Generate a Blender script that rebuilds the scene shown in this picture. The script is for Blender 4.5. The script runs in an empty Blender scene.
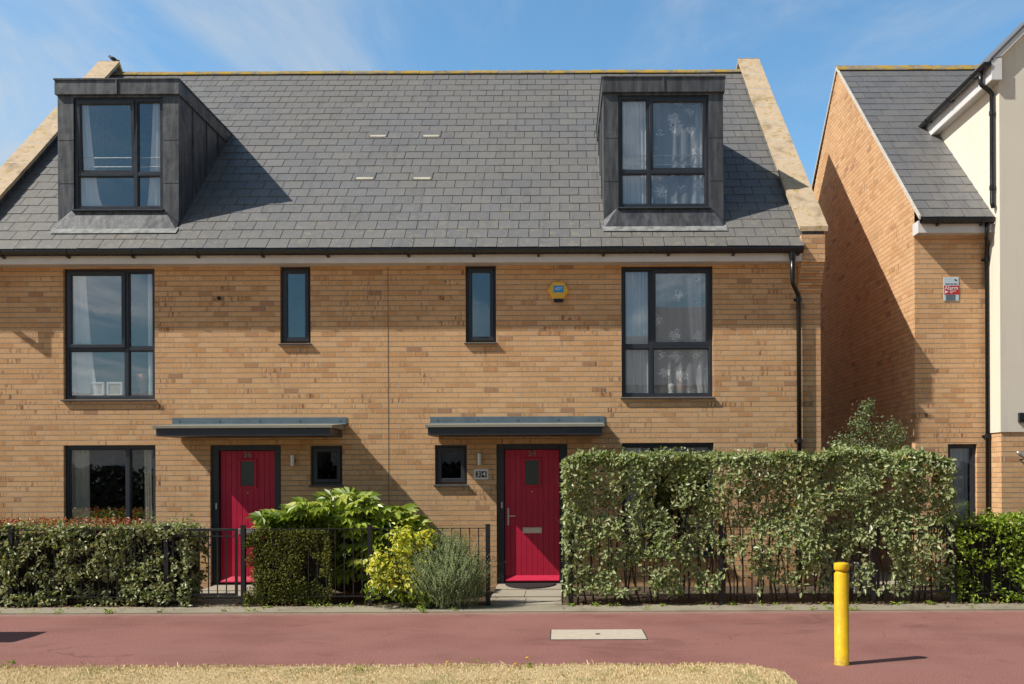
import bpy, math, random
import numpy as np
from mathutils import Vector, Matrix, noise as mnoise

scene = bpy.context.scene
COL = scene.collection
R = random.Random(7)
PI = math.pi

# ------------------------------------------------------------------ camera constants (survey of the photograph)
F, CX, CY, CZ, CD, ROLL = 907.0, 561.0, 475.0, 1.64, 13.26, 0.0042
def M(px, py, Y=0.0):
    """survey helper: picture measurement + known depth -> real X, Z"""
    s = F / (Y + CD)
    dx, dy = px - CX, py - CY
    return (dx - ROLL * dy) / s, CZ - (dy + ROLL * dx) / s
def MX(px, Y=0.0, py=475): return M(px, py, Y)[0]
def MZ(py, Y=0.0, px=561): return M(px, py, Y)[1]

# ------------------------------------------------------------------ mesh builder
class MB:
    def __init__(s): s.v = []; s.f = []; s.uv = None
    def add(s, vs, fs):
        n = len(s.v); s.v += [tuple(v) for v in vs]; s.f += [tuple(i + n for i in f) for f in fs]; return s
    def box(s, x0, x1, y0, y1, z0, z1):
        if x0 > x1: x0, x1 = x1, x0
        if y0 > y1: y0, y1 = y1, y0
        if z0 > z1: z0, z1 = z1, z0
        vs = [(x0,y0,z0),(x1,y0,z0),(x1,y1,z0),(x0,y1,z0),(x0,y0,z1),(x1,y0,z1),(x1,y1,z1),(x0,y1,z1)]
        return s.add(vs, [(0,3,2,1),(4,5,6,7),(0,1,5,4),(1,2,6,5),(2,3,7,6),(3,0,4,7)])
    def bbox(s, x0, x1, y0, y1, z0, z1, b=0.004):
        """box with chamfered front (-Y) edges"""
        if x0 > x1: x0, x1 = x1, x0
        if z0 > z1: z0, z1 = z1, z0
        vs = [(x0,y1,z0),(x1,y1,z0),(x1,y1,z1),(x0,y1,z1),
              (x0,y0+b,z0),(x1,y0+b,z0),(x1,y0+b,z1),(x0,y0+b,z1),
              (x0+b,y0,z0+b),(x1-b,y0,z0+b),(x1-b,y0,z1-b),(x0+b,y0,z1-b)]
        return s.add(vs, [(3,2,1,0),(0,1,5,4),(1,2,6,5),(2,3,7,6),(3,0,4,7),(4,5,9,8),(5,6,10,9),(6,7,11,10),(7,4,8,11),(8,9,10,11)])
    def quad(s, a, b, c, d): return s.add([a,b,c,d], [(0,1,2,3)])
    def poly(s, pts): return s.add(pts, [tuple(range(len(pts)))])
    def prism(s, pts, axis, a0, a1):
        """extrude a 2D polygon. axis x: pts=(y,z); y: pts=(x,z); z: pts=(x,y)"""
        if a0 > a1: a0, a1 = a1, a0
        n = len(pts)
        def mk(a, p):
            return (a,p[0],p[1]) if axis == 'x' else (p[0],a,p[1]) if axis == 'y' else (p[0],p[1],a)
        vs = [mk(a0,p) for p in pts] + [mk(a1,p) for p in pts]
        fs = [tuple(range(n))[::-1], tuple(range(n, 2*n))] + [(i,(i+1)%n,n+(i+1)%n,n+i) for i in range(n)]
        return s.add(vs, fs)
    def tube(s, pts, r, n=10, cap=True):
        pts = [Vector(p) for p in pts]
        rs = r if isinstance(r, (list, tuple)) else [r]*len(pts)
        base = len(s.v); up = None
        for i, p in enumerate(pts):
            if i == 0: d = pts[1]-p
            elif i == len(pts)-1: d = p-pts[i-1]
            else: d = (pts[i+1]-p).normalized() + (p-pts[i-1]).normalized()
            d = d.normalized()
            if up is None:
                up = Vector((0,0,1)) if abs(d.z) < .9 else Vector((1,0,0))
            a = d.cross(up).normalized(); b = a.cross(d).normalized(); up = b
            for k in range(n):
                t = 2*PI*k/n
                s.v.append(tuple(p + a*math.cos(t)*rs[i] + b*math.sin(t)*rs[i]))
        for i in range(len(pts)-1):
            for k in range(n):
                q = base+i*n
                s.f.append((q+k, q+(k+1)%n, q+n+(k+1)%n, q+n+k))
        if cap:
            s.f.append(tuple(base+k for k in range(n))[::-1]); e = base+(len(pts)-1)*n
            s.f.append(tuple(e+k for k in range(n)))
        return s
    def lathe(s, x, y, prof, n=24):
        base = len(s.v)
        for (r, z) in prof:
            for k in range(n):
                t = 2*PI*k/n; s.v.append((x+r*math.cos(t), y+r*math.sin(t), z))
        for i in range(len(prof)-1):
            for k in range(n):
                q = base+i*n; s.f.append((q+k, q+(k+1)%n, q+n+(k+1)%n, q+n+k))
        s.f.append(tuple(base+k for k in range(n))[::-1]); e = base+(len(prof)-1)*n
        s.f.append(tuple(e+k for k in range(n)))
        return s
    def build(s, name, mat, parent=None, smooth=False):
        me = bpy.data.meshes.new(name)
        root = parent
        while root is not None and root.parent is not None: root = root.parent
        o0 = root.location if root is not None else Vector((0,0,0))
        if parent is None and len(s.v):
            a = np.array(s.v); mn, mx = a.min(0), a.max(0)
            o0 = Vector(((mn[0]+mx[0])/2, (mn[1]+mx[1])/2, mn[2]))
        vs = (np.array(s.v, dtype=float) - np.array(o0)).tolist()
        me.from_pydata(vs, [], s.f); me.update()
        if smooth: me.polygons.foreach_set('use_smooth', [True]*len(me.polygons))
        me.materials.append(mat)
        o = bpy.data.objects.new(name, me); COL.objects.link(o)
        if parent is not None: o.parent = parent
        else: o.location = o0
        return o

def tag(o, label=None, cat=None, group=None, kind=None):
    if label: o['label'] = label
    if cat: o['category'] = cat
    if group: o['group'] = group
    if kind: o['kind'] = kind
    return o
def thing(name, loc, label, cat, group=None):
    o = bpy.data.objects.new(name, None); COL.objects.link(o); o.location = loc
    o.empty_display_size = .2
    return tag(o, label, cat, group)
def text_mesh(name, txt, mat, parent, x, y, z, size, depth=.002, xs=1.0, bold=0.0):
    cu = bpy.data.curves.new(name, 'FONT'); cu.body = txt; cu.size = size; cu.extrude = depth
    cu.align_x = 'CENTER'; cu.align_y = 'CENTER'; cu.offset = bold
    tmp = bpy.data.objects.new('tmp', cu); COL.objects.link(tmp)
    bpy.context.view_layer.update()
    me = bpy.data.meshes.new_from_object(tmp.evaluated_get(bpy.context.evaluated_depsgraph_get()))
    bpy.data.objects.remove(tmp); bpy.data.curves.remove(cu)
    root = parent
    while root is not None and root.parent is not None: root = root.parent
    off = root.location if root is not None else Vector((0,0,0))
    for v in me.vertices:
        p = v.co.copy(); v.co = Vector((p.x*xs + x, y - p.z, p.y + z)) - off
    me.name = name; me.materials.clear(); me.materials.append(mat)
    o = bpy.data.objects.new(name, me); COL.objects.link(o); o.parent = parent
    return o

# ------------------------------------------------------------------ materials
class NT:
    def __init__(s, name):
        s.m = bpy.data.materials.new(name); s.m.use_nodes = True; s.t = s.m.node_tree
        s.b = s.t.nodes['Principled BSDF']; s.out = s.t.nodes['Material Output']
    def n(s, typ, **kw):
        nd = s.t.nodes.new(typ)
        for k, v in kw.items():
            if k.startswith('i_'): nd.inputs[k[2:].replace('_', ' ')].default_value = v
            else: setattr(nd, k, v)
        return nd
    def l(s, a, b): s.t.links.new(a, b)
    def set(s, sock, v):
        if hasattr(v, 'is_linked') or isinstance(v, bpy.types.NodeSocket): s.l(v, sock)
        else: sock.default_value = v
    def math(s, op, a, b=0.0, c=None):
        nd = s.n('ShaderNodeMath', operation=op); s.set(nd.inputs[0], a); s.set(nd.inputs[1], b)
        if c is not None: s.set(nd.inputs[2], c)
        return nd.outputs[0]
    def mix(s, fac, a, b, blend='MIX'):
        nd = s.n('ShaderNodeMix', data_type='RGBA', blend_type=blend)
        s.set(nd.inputs[0], fac)
        for sk, v in ((nd.inputs[6], a), (nd.inputs[7], b)):
            if isinstance(v, tuple): v = (*v, 1) if len(v) == 3 else v
            s.set(sk, v)
        return nd.outputs[2]
    def ramp(s, fac, stops, interp='LINEAR'):
        nd = s.n('ShaderNodeValToRGB'); nd.color_ramp.interpolation = interp
        cr = nd.color_ramp
        while len(cr.elements) < len(stops): cr.elements.new(.5)
        for e, (p, c) in zip(cr.elements, stops):
            e.position = p; e.color = (*c, 1) if isinstance(c, tuple) else (c, c, c, 1)
        s.l(fac, nd.inputs[0]); return nd.outputs[0]
    def rng(s, v, a, b, c=0.0, d=1.0, smooth=True):
        nd = s.n('ShaderNodeMapRange', interpolation_type='SMOOTHSTEP' if smooth else 'LINEAR')
        s.set(nd.inputs[0], v)
        for i, x in enumerate((a, b, c, d)): nd.inputs[i+1].default_value = x
        return nd.outputs[0]
    def pos(s):
        return s.n('ShaderNodeNewGeometry').outputs['Position']
    def noise(s, scale, detail=4, rough=.6, vec=None, dist=0.0):
        nd = s.n('ShaderNodeTexNoise'); nd.inputs['Scale'].default_value = scale
        nd.inputs['Detail'].default_value = detail; nd.inputs['Roughness'].default_value = rough
        nd.inputs['Distortion'].default_value = dist
        s.l(vec if vec is not None else s.pos(), nd.inputs['Vector']); return nd.outputs[0]
    def scaled(s, v, sc, rot=(0,0,0)):
        nd = s.n('ShaderNodeMapping'); nd.inputs['Scale'].default_value = sc; nd.inputs['Rotation'].default_value = rot
        s.l(v, nd.inputs[0]); return nd.outputs[0]
    def bump(s, h, strength=.5, dist=.01, normal=None):
        nd = s.n('ShaderNodeBump'); nd.inputs['Strength'].default_value = strength; nd.inputs['Distance'].default_value = dist
        s.l(h, nd.inputs['Height'])
        if normal is not None: s.l(normal, nd.inputs['Normal'])
        return nd.outputs[0]
    def fin(s, color=None, rough=None, normal=None, metal=0.0, spec=None):
        b = s.b
        if color is not None:
            if isinstance(color, tuple) and len(color) == 3: color = (*color, 1)
            s.set(b.inputs['Base Color'], color)
        if rough is not None: s.set(b.inputs['Roughness'], rough)
        if normal is not None: s.l(normal, b.inputs['Normal'])
        b.inputs['Metallic'].default_value = metal
        if spec is not None: b.inputs['Specular IOR Level'].default_value = spec
        return s.m

def plain(name, c, rough=.5, metal=0.0, var=.12, sc=6.0, bump=0.0, bsc=200, spec=None):
    t = NT(name)
    nz = t.noise(sc, 5, .65)
    k = t.rng(nz, .3, .7, 1-var, 1+var, smooth=False)
    col = t.mix(1.0, c, t.n('ShaderNodeCombineColor').outputs[0], 'MULTIPLY')
    cc = t.t.nodes[-2] if False else None
    comb = [n for n in t.t.nodes if n.bl_idname == 'ShaderNodeCombineColor'][-1]
    for i in range(3): t.l(k, comb.inputs[i])
    nrm = t.bump(t.noise(bsc, 3), bump, .004) if bump else None
    r = t.rng(t.noise(sc*2.3, 3), .3, .7, max(.02, rough-.08), rough+.08, smooth=False)
    return t.fin(col, r, nrm, metal, spec)

def brick_mat(name, dirt=1.0, hue=0.0):
    t = NT(name)
    sep = t.n('ShaderNodeSeparateXYZ'); P = t.pos(); t.l(P, sep.inputs[0])
    u = t.math('ADD', sep.outputs[0], sep.outputs[1]); v = sep.outputs[2]
    vr = t.math('DIVIDE', v, .075); row = t.math('FLOOR', vr)
    rn = t.n('ShaderNodeTexWhiteNoise', noise_dimensions='1D'); t.l(row, rn.inputs['W'])
    sh = t.math('ADD', t.math('MULTIPLY', t.math('FLOORED_MODULO', row, 2.0), .5), t.math('MULTIPLY', rn.outputs['Value'], .12))
    uu = t.math('ADD', t.math('ADD', t.math('DIVIDE', u, .225), sh), 100.0); colu = t.math('FLOOR', uu)
    fu = t.math('FRACT', uu); fv = t.math('FRACT', t.math('ADD', vr, 100.0))
    du = t.math('MULTIPLY', t.math('MINIMUM', fu, t.math('SUBTRACT', 1.0, fu)), .225)
    dv = t.math('MULTIPLY', t.math('MINIMUM', fv, t.math('SUBTRACT', 1.0, fv)), .075)
    wob = t.math('MULTIPLY', t.math('SUBTRACT', t.noise(45, 2), .5), .004)
    cb = t.n('ShaderNodeCombineXYZ'); t.l(colu, cb.inputs[0]); t.l(row, cb.inputs[1])
    wn = t.n('ShaderNodeTexWhiteNoise', noise_dimensions='3D'); t.l(cb.outputs[0], wn.inputs['Vector'])
    prp = t.rng(wn.outputs['Value'], .3, .95, -.0030, .0012, smooth=False)
    d = t.math('ADD', t.math('MINIMUM', t.math('SUBTRACT', du, prp), dv), wob)
    mask = t.rng(d, .0035, .0065)
    base = t.ramp(wn.outputs['Value'], [(0,(.77,.465,.24)),(.22,(.82,.515,.28)),(.45,(.74,.44,.225)),(.62,(.80,.485,.245)),(.82,(.75,.435,.215)),(.90,(.67,.365,.17)),(.96,(.72,.40,.19)),(.985,(.56,.31,.16)),(1,(.48,.27,.16))])
    # fired streaks and dark kiss marks inside each brick
    ofs = t.n('ShaderNodeVectorMath', operation='MULTIPLY_ADD')
    t.l(wn.outputs['Color'], ofs.inputs[0]); ofs.inputs[1].default_value = (7,7,7); t.l(P, ofs.inputs[2])
    st = t.noise(1.0, 3, .6, t.scaled(ofs.outputs[0], (30, 30, 4)))
    wn2 = t.n('ShaderNodeTexWhiteNoise', noise_dimensions='3D')
    sc2 = t.scaled(cb.outputs[0], (1.7,2.3,1)); t.l(sc2, wn2.inputs['Vector'])
    patch = t.rng(t.noise(.9, 2, .5), .42, .68)
    amt = t.math('MULTIPLY', t.rng(wn2.outputs['Value'], .55, .95), t.math('ADD', .35, patch))
    streak = t.math('MULTIPLY', t.rng(st, .50, .62), amt)
    base = t.mix(t.math('MULTIPLY', streak, .75), base, (.27,.12,.06))
    fine = t.rng(t.noise(55, 5, .8), .3, .72, .78, 1.15, smooth=False)
    big = t.rng(t.noise(.55, 5, .6), .3, .7, .90, 1.08, smooth=False)
    cc = t.n('ShaderNodeCombineColor'); k = t.math('MULTIPLY', fine, big)
    for i in range(3): t.l(k, cc.inputs[i])
    base = t.mix(1.0, base, cc.outputs[0], 'MULTIPLY')
    mort = t.mix(t.noise(12, 3), (.48,.38,.26), (.78,.68,.54))
    # recess shadow painted into the bed joints, then rain-washed grime low down
    bed = t.math('LESS_THAN', dv, du)
    mort = t.mix(t.math('MULTIPLY', bed, .45), mort, (.22,.14,.075))
    col = t.mix(mask, mort, base)
    run = t.math('MULTIPLY', t.rng(t.noise(1.0, 4, .6, t.scaled(P, (5, 5, .35))), .55, .75), .16)
    col = t.mix(run, col, (.16,.10,.06))
    low = t.math('MULTIPLY', t.rng(sep.outputs[2], .0, .55, 1.0, 0.0), t.rng(t.noise(3, 4), .35, .65))
    col = t.mix(t.math('MULTIPLY', low, .35*dirt), col, (.12,.09,.06))
    h = t.math('ADD', t.math('MULTIPLY', mask, 1.0), t.math('MULTIPLY', t.noise(120, 4, .7), .35))
    h = t.math('ADD', h, t.math('MULTIPLY', wn.outputs['Value'], .25))
    return t.fin(col, .9, t.bump(h, .9, .013), spec=.2)

def slate_mat(name, tint=(1,1,1)):
    t = NT(name)
    isl = t.n('ShaderNodeNewGeometry').outputs['Random Per Island']
    c = t.ramp(isl, [(0,(.175,.172,.172)),(.35,(.192,.188,.187)),(.6,(.165,.163,.166)),(.85,(.205,.198,.188)),(1,(.182,.176,.170))])
    P = t.pos()
    warm = t.rng(t.noise(.5, 4, .6), .42, .62)
    c = t.mix(t.math('MULTIPLY', warm, .32), c, (.215,.19,.155))
    c = t.mix(t.math('MULTIPLY', t.rng(t.noise(1.0, 5, .7, t.scaled(P, (6, .8, .8))), .52, .7), .35), c, (.09,.085,.08))
    # lichen and dust gathered at the lower edges
    sep = t.n('ShaderNodeSeparateXYZ'); t.l(P, sep.inputs[0])
    lowz = t.rng(sep.outputs[2], 4.9, 6.2, .75, 0.0)
    spots = t.rng(t.noise(9, 5, .7), .52, .68)
    c = t.mix(t.math('MULTIPLY', spots, t.math('ADD', .22, lowz)), c, (.27,.25,.18))
    c = t.mix(t.math('MULTIPLY', t.rng(t.noise(38, 3, .6), .66, .74), .5), c, (.42,.40,.34))
    k = t.rng(t.noise(60, 4, .7), .3, .7, .85, 1.15, smooth=False)
    cc = t.n('ShaderNodeCombineColor')
    for i in range(3): t.l(t.math('MULTIPLY', k, tint[i]), cc.inputs[i])
    c = t.mix(1.0, c, cc.outputs[0], 'MULTIPLY')
    return t.fin(c, t.rng(t.noise(14, 3), .3, .7, .42, .62), t.bump(t.noise(40, 5, .7), .35, .004), spec=.45)

def lichen_mat(name, base, lich=(.60,.38,.05), thr=.5, top_bias=True):
    t = NT(name)
    n1 = t.noise(5, 6, .7); n2 = t.noise(24, 5, .7)
    f = t.rng(t.math('ADD', t.math('MULTIPLY', n1, .6), t.math('MULTIPLY', n2, .4)), thr, thr+.06)
    b = t.mix(t.noise(9, 5, .6), tuple(x*.75 for x in base), tuple(min(1, x*1.2) for x in base))
    b = t.mix(t.rng(t.noise(2.2, 5, .7), .5, .7), b, tuple(x*.55 for x in base))
    c = t.mix(f, b, lich)
    return t.fin(c, .9, t.bump(t.noise(70, 4, .7), .4, .006), spec=.15)

def lead_mat(name):
    t = NT(name)
    P = t.pos()
    st = t.noise(1.0, 5, .65, t.scaled(P, (14, 14, 1.6)))
    c = t.mix(t.rng(st, .35, .7), (.060,.063,.070), (.135,.14,.15))
    c = t.mix(t.math('MULTIPLY', t.rng(t.noise(6, 5, .7), .56, .72), .30), c, (.26,.27,.28))
    h = t.math('ADD', t.noise(2.2, 2), t.math('MULTIPLY', t.noise(16, 3), .2))
    return t.fin(c, t.rng(t.noise(7, 4), .3, .7, .38, .6), t.bump(h, .35, .03), metal=.25, spec=.5)

def leaf_mat(name, stops, back=None, trans=.3, rough=.42, spec=.5, bright=1.0):
    t = NT(name)
    g = t.n('ShaderNodeNewGeometry')
    c = t.ramp(g.outputs['Random Per Island'], [(p, tuple(x*bright for x in cc)) for p, cc in stops])
    c = t.mix(t.rng(t.noise(2.5, 3), .35, .65, 0, .35), c, tuple(x*bright*.55 for x in stops[len(stops)//2][1]))
    if back is not None: c = t.mix(t.math('MULTIPLY', g.outputs['Backfacing'], .8), c, back)
    t.set(t.b.inputs['Base Color'], c); t.b.inputs['Roughness'].default_value = rough
    t.b.inputs['Specular IOR Level'].default_value = spec
    tr = t.n('ShaderNodeBsdfTranslucent')
    t.l(t.mix(1.0, c, (1.3,1.35,.6), 'MULTIPLY'), tr.inputs[0])
    mx = t.n('ShaderNodeMixShader'); mx.inputs[0].default_value = trans
    t.l(t.b.outputs[0], mx.inputs[1]); t.l(tr.outputs[0], mx.inputs[2]); t.l(mx.outputs[0], t.out.inputs[0])
    return t.m

def glass_mat(name, refl=.17, tint=(.9,.95,.95)):
    t = NT(name)
    tr = t.n('ShaderNodeBsdfTransparent'); tr.inputs[0].default_value = (*tint, 1)
    gl = t.n('ShaderNodeBsdfGlossy'); gl.inputs['Roughness'].default_value = .0
    gl.inputs[0].default_value = (.97,.99,1,1)
    t.l(t.bump(t.noise(1.3, 1), .06, .02), gl.inputs['Normal'])
    fr = t.n('ShaderNodeFresnel'); fr.inputs[0].default_value = 1.5
    f = t.math('ADD', t.math('MULTIPLY', fr.outputs[0], 1.6), refl-.064)
    f = t.math('MINIMUM', f, .30)
    mx = t.n('ShaderNodeMixShader'); t.l(f, mx.inputs[0])
    t.l(tr.outputs[0], mx.inputs[1]); t.l(gl.outputs[0], mx.inputs[2]); t.l(mx.outputs[0], t.out.inputs[0])
    return t.m

def cloth_mat(name, c, trans=.35):
    t = NT(name)
    t.fin(c, .9, None, spec=.1)
    tr = t.n('ShaderNodeBsdfTranslucent'); tr.inputs[0].default_value = (*c, 1)
    mx = t.n('ShaderNodeMixShader'); mx.inputs[0].default_value = trans
    t.l(t.b.outputs[0], mx.inputs[1]); t.l(tr.outputs[0], mx.inputs[2]); t.l(mx.outputs[0], t.out.inputs[0])
    return t.m

def lace_mat(name):
    t = NT(name)
    t.fin((.95,.96,.97), .9, None, spec=.1)
    P = t.pos()
    sep = t.n('ShaderNodeSeparateXYZ'); t.l(P, sep.inputs[0])
    cb = t.n('ShaderNodeCombineXYZ'); t.l(sep.outputs[0], cb.inputs[0]); t.l(sep.outputs[2], cb.inputs[1])
    vo = t.n('ShaderNodeTexVoronoi', feature='F1'); vo.inputs['Scale'].default_value = 3.6; vo.inputs['Randomness'].default_value = .55
    t.l(cb.outputs[0], vo.inputs['Vector'])
    edge = t.math('ADD', .30, t.math('MULTIPLY', t.math('SUBTRACT', t.noise(26, 3, .7), .5), .9))
    flower = t.math('LESS_THAN', vo.outputs['Distance'], edge)
    inner = t.rng(t.noise(75, 2), .40, .52)
    a = t.math('ADD', .34, t.math('MULTIPLY', t.math('MULTIPLY', flower, inner), .66))
    tr = t.n('ShaderNodeBsdfTransparent')
    mx = t.n('ShaderNodeMixShader'); t.l(a, mx.inputs[0])
    t.l(tr.outputs[0], mx.inputs[1]); t.l(t.b.outputs[0], mx.inputs[2]); t.l(mx.outputs[0], t.out.inputs[0])
    return t.m

def asphalt_red():
    t = NT('red_asphalt')
    P = t.pos()
    c = t.ramp(t.noise(60, 6, .85), [(.28,(.15,.062,.051)),(.5,(.33,.148,.124)),(.70,(.52,.30,.26))])
    c = t.mix(t.rng(t.noise(.8, 5, .6), .4, .68, 0, .4), c, (.17,.070,.058))
    c = t.mix(t.rng(t.noise(1.0, 4, .6, t.scaled(P, (.5, 2.2, 1))), .5, .72, 0, .38), c, (.33,.18,.155))
    c = t.mix(t.math('GREATER_THAN', t.noise(45, 1), .79), c, (.55,.45,.36))
    c = t.mix(t.math('MULTIPLY', t.math('GREATER_THAN', t.noise(21, 1), .775), .55), c, (.07,.035,.03))
    stn = t.rng(t.noise(1.0, 6, .65, t.scaled(P, (.9, 1.6, 1), (0,0,.4)), 1.2), .56, .70)
    c = t.mix(t.math('MULTIPLY', stn, .35), c, (.12,.055,.047))
    vc = t.n('ShaderNodeTexVoronoi', feature='DISTANCE_TO_EDGE'); vc.inputs['Scale'].default_value = .42
    wv = t.n('ShaderNodeVectorMath', operation='MULTIPLY_ADD'); nzn = t.n('ShaderNodeTexNoise'); nzn.inputs['Scale'].default_value = 3; t.l(P, nzn.inputs['Vector'])
    t.l(nzn.outputs['Color'], wv.inputs[0]); wv.inputs[1].default_value = (.5,.5,0); t.l(P, wv.inputs[2]); t.l(wv.outputs[0], vc.inputs['Vector'])
    crk = t.math('MULTIPLY', t.math('LESS_THAN', vc.outputs['Distance'], .0035), t.rng(t.noise(.6, 2), .50, .58))
    c = t.mix(t.math('MULTIPLY', crk, .25), c, (.05,.025,.02))
    sep = t.n('ShaderNodeSeparateXYZ'); t.l(P, sep.inputs[0])
    ed = t.math('MULTIPLY', t.rng(t.math('ADD', sep.outputs[1], t.math('MULTIPLY', t.noise(5, 4), .4)), -2.5, -2.15), .55)
    c = t.mix(ed, c, (.42,.33,.25))
    return t.fin(c, .88, t.bump(t.noise(240, 3, .8), .8, .006), spec=.25)

def concrete(name, a, b, sc=30, bump=.4):
    t = NT(name)
    c = t.mix(t.noise(sc, 5, .75), a, b)
    c = t.mix(t.rng(t.noise(1.6, 5, .65), .45, .7, 0, .45), c, tuple(x*.6 for x in a))
    c = t.mix(t.rng(t.noise(160, 2, .7), .6, .7, 0, .6), c, tuple(x*.45 for x in a))
    return t.fin(c, .9, t.bump(t.noise(180, 3, .75), bump, .005), spec=.2)

MAT = {}
MAT['brick'] = brick_mat('buff_brick')
MAT['slate'] = slate_mat('roof_slate')
MAT['slate_new'] = slate_mat('newer_slate', (.88,.90,.95))
MAT['under'] = plain('roofing_felt', (.03,.03,.03), .9)
MAT['ridge'] = lichen_mat('lichened_ridge', (.27,.24,.18), (.46,.30,.05), .47)
MAT['coping'] = lichen_mat('coping_stone', (.62,.48,.33), (.44,.30,.08), .535)
MAT['mortar'] = plain('lime_mortar', (.62,.58,.52), .9, var=.2, sc=20)
MAT['lead'] = lead_mat('lead_sheet')
MAT['apron'] = plain('stained_lead', (.27,.275,.27), .6, var=.5, sc=9)
MAT['frame'] = plain('anthracite_paint', (.032,.038,.050), .38, var=.08, sc=3)
MAT['steel_blue'] = plain('blue_grey_metal', (.16,.21,.24), .45, metal=.3, var=.15, sc=5)
MAT['sillmetal'] = plain('sill_metal', (.075,.09,.11), .4, metal=.2)
MAT['gutter'] = plain('black_plastic', (.012,.013,.015), .28, var=.15)
MAT['fascia'] = plain('white_fascia', (.78,.76,.73), .5, var=.08, sc=2.2)
MAT['white'] = plain('white_paint', (.78,.78,.77), .45, var=.05)
MAT['soffit'] = plain('soffit_board', (.55,.54,.52), .6, var=.08)
MAT['red'] = plain('red_door_paint', (.56,.014,.055), .42, var=.10, sc=2.5)
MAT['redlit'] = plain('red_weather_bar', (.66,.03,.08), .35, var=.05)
MAT['chrome'] = plain('brushed_steel', (.62,.61,.58), .35, metal=.8, var=.08, sc=30)
MAT['iron'] = plain('black_iron', (.014,.015,.018), .42, var=.2, bump=.15)
def render_mat():
    t = NT('cream_render'); P = t.pos()
    c = t.mix(t.noise(1.3, 5, .6), (.90,.84,.72), (.80,.73,.60))
    sk = t.rng(t.noise(1.0, 5, .65, t.scaled(P, (7, 7, .4))), .52, .72)
    c = t.mix(t.math('MULTIPLY', sk, .22), c, (.45,.40,.32))
    return t.fin(c, .95, t.bump(t.noise(110, 4, .75), .6, .006), spec=.15)
MAT['render'] = render_mat()
MAT['glass'] = glass_mat('window_glass', .18, (1,1,1))
MAT['glass_dark'] = glass_mat('obscured_glass', .10, (.25,.30,.30))
MAT['room'] = plain('room_paint', (.11,.12,.135), .9)
MAT['floor'] = plain('room_floor', (.20,.15,.10), .8)
MAT['curtain'] = cloth_mat('white_curtain', (.93,.94,.94), .15)
MAT['curtain_beige'] = cloth_mat('beige_curtain', (.80,.78,.66), .15)
MAT['net'] = cloth_mat('net_curtain', (.80,.86,.90), .2)
MAT['lace'] = lace_mat('lace_curtain')
def bollard_paint():
    t = NT('yellow_paint'); P = t.pos(); sep = t.n('ShaderNodeSeparateXYZ'); t.l(P, sep.inputs[0])
    c = t.mix(t.rng(t.noise(9, 5, .6), .35, .7), (.80,.52,.012), (.70,.43,.015))
    g = t.math('MULTIPLY', t.rng(sep.outputs[2], 0, .12, 1, 0), t.rng(t.noise(30, 4, .7), .35, .6))
    c = t.mix(t.math('MULTIPLY', g, .6), c, (.16,.10,.05))
    sc_ = t.rng(t.noise(1.0, 4, .7, t.scaled(P, (60, 60, 9))), .66, .72)
    c = t.mix(t.math('MULTIPLY', sc_, .45), c, (.30,.20,.05))
    return t.fin(c, t.rng(t.noise(20, 3), .3, .7, .5, .7), t.bump(t.noise(40, 3), .25, .003), spec=.3)
MAT['yellow'] = bollard_paint()
MAT['alarm_y'] = plain('yellow_plastic', (.92,.55,.07), .4, var=.06)
MAT['blue'] = plain('sign_blue', (.01,.34,.80), .4)
MAT['navy'] = plain('dark_blue_lens', (.008,.012,.035), .15)
MAT['black'] = plain('black_panel', (.012,.012,.012), .4)
MAT['pale'] = plain('pale_blue_panel', (.55,.68,.76), .5)
MAT['signred'] = plain('sign_red', (.55,.02,.03), .5)
MAT['grey_num'] = plain('grey_numeral', (.30,.26,.24), .5, metal=.5)
MAT['rubber'] = plain('rubber_mat', (.018,.018,.018), .85, var=.4, sc=60, bump=.6)
MAT['cover'] = plain('pale_cover', (.56,.48,.38), .85, var=.12, sc=14, bump=.3)
MAT['slab'] = concrete('paving_slab', (.36,.32,.25), (.48,.43,.34))
MAT['edging'] = concrete('gravelled_edging', (.27,.24,.18), (.44,.39,.29), 60)
MAT['soil'] = concrete('garden_soil', (.07,.05,.035), (.16,.115,.08), 40, .9)
MAT['asphalt'] = plain('grey_asphalt', (.06,.06,.06), .9, bump=.5)
MAT['redpath'] = asphalt_red()
MAT['brown'] = plain('dried_stems', (.28,.13,.05), .9, var=.4, sc=40)
MAT['terracotta'] = plain('reed_vase', (.36,.20,.14), .8, var=.3, sc=30)
MAT['farbrick'] = plain('far_pale_brick', (.36,.33,.32), .9, var=.3)
MAT['ventc'] = plain('pale_vent', (.50,.46,.37), .7, var=.15)
MAT['joint'] = plain('sealant', (.20,.14,.085), .9, var=.3)
MAT['bark'] = plain('twig_bark', (.10,.075,.055), .9, var=.4, sc=30)
MAT['green_metal'] = plain('shadow_caster_green', (.02,.06,.035), .5)
def drygrass_mat(name, ground=False):
    t = NT(name)
    if ground:
        c = t.ramp(t.noise(35, 5, .75), [(.3,(.25,.18,.09)),(.5,(.55,.42,.23)),(.7,(.68,.55,.33))])
        g = t.rng(t.noise(1.7, 4, .6), .52, .66, 0, .55)
        return t.fin(t.mix(g, c, (.16,.19,.05)), .95, t.bump(t.noise(90, 3), .6, .01), spec=.1)
    g = t.n('ShaderNodeNewGeometry').outputs['Random Per Island']
    c = t.ramp(g, [(0,(.56,.40,.19)),(.3,(.78,.60,.33)),(.6,(.90,.74,.46)),(.85,(.68,.52,.28)),(.95,(.38,.34,.12)),(1,(.20,.25,.06))])
    gg = t.rng(t.noise(2.2, 4, .6), .54, .66, 0, .5)
    c = t.mix(gg, c, (.22,.25,.06))
    return t.fin(c, .8, None, spec=.2)
MAT['drygrass'] = drygrass_mat('dry_grass')
MAT['dryground'] = drygrass_mat('dry_turf', True)

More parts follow.
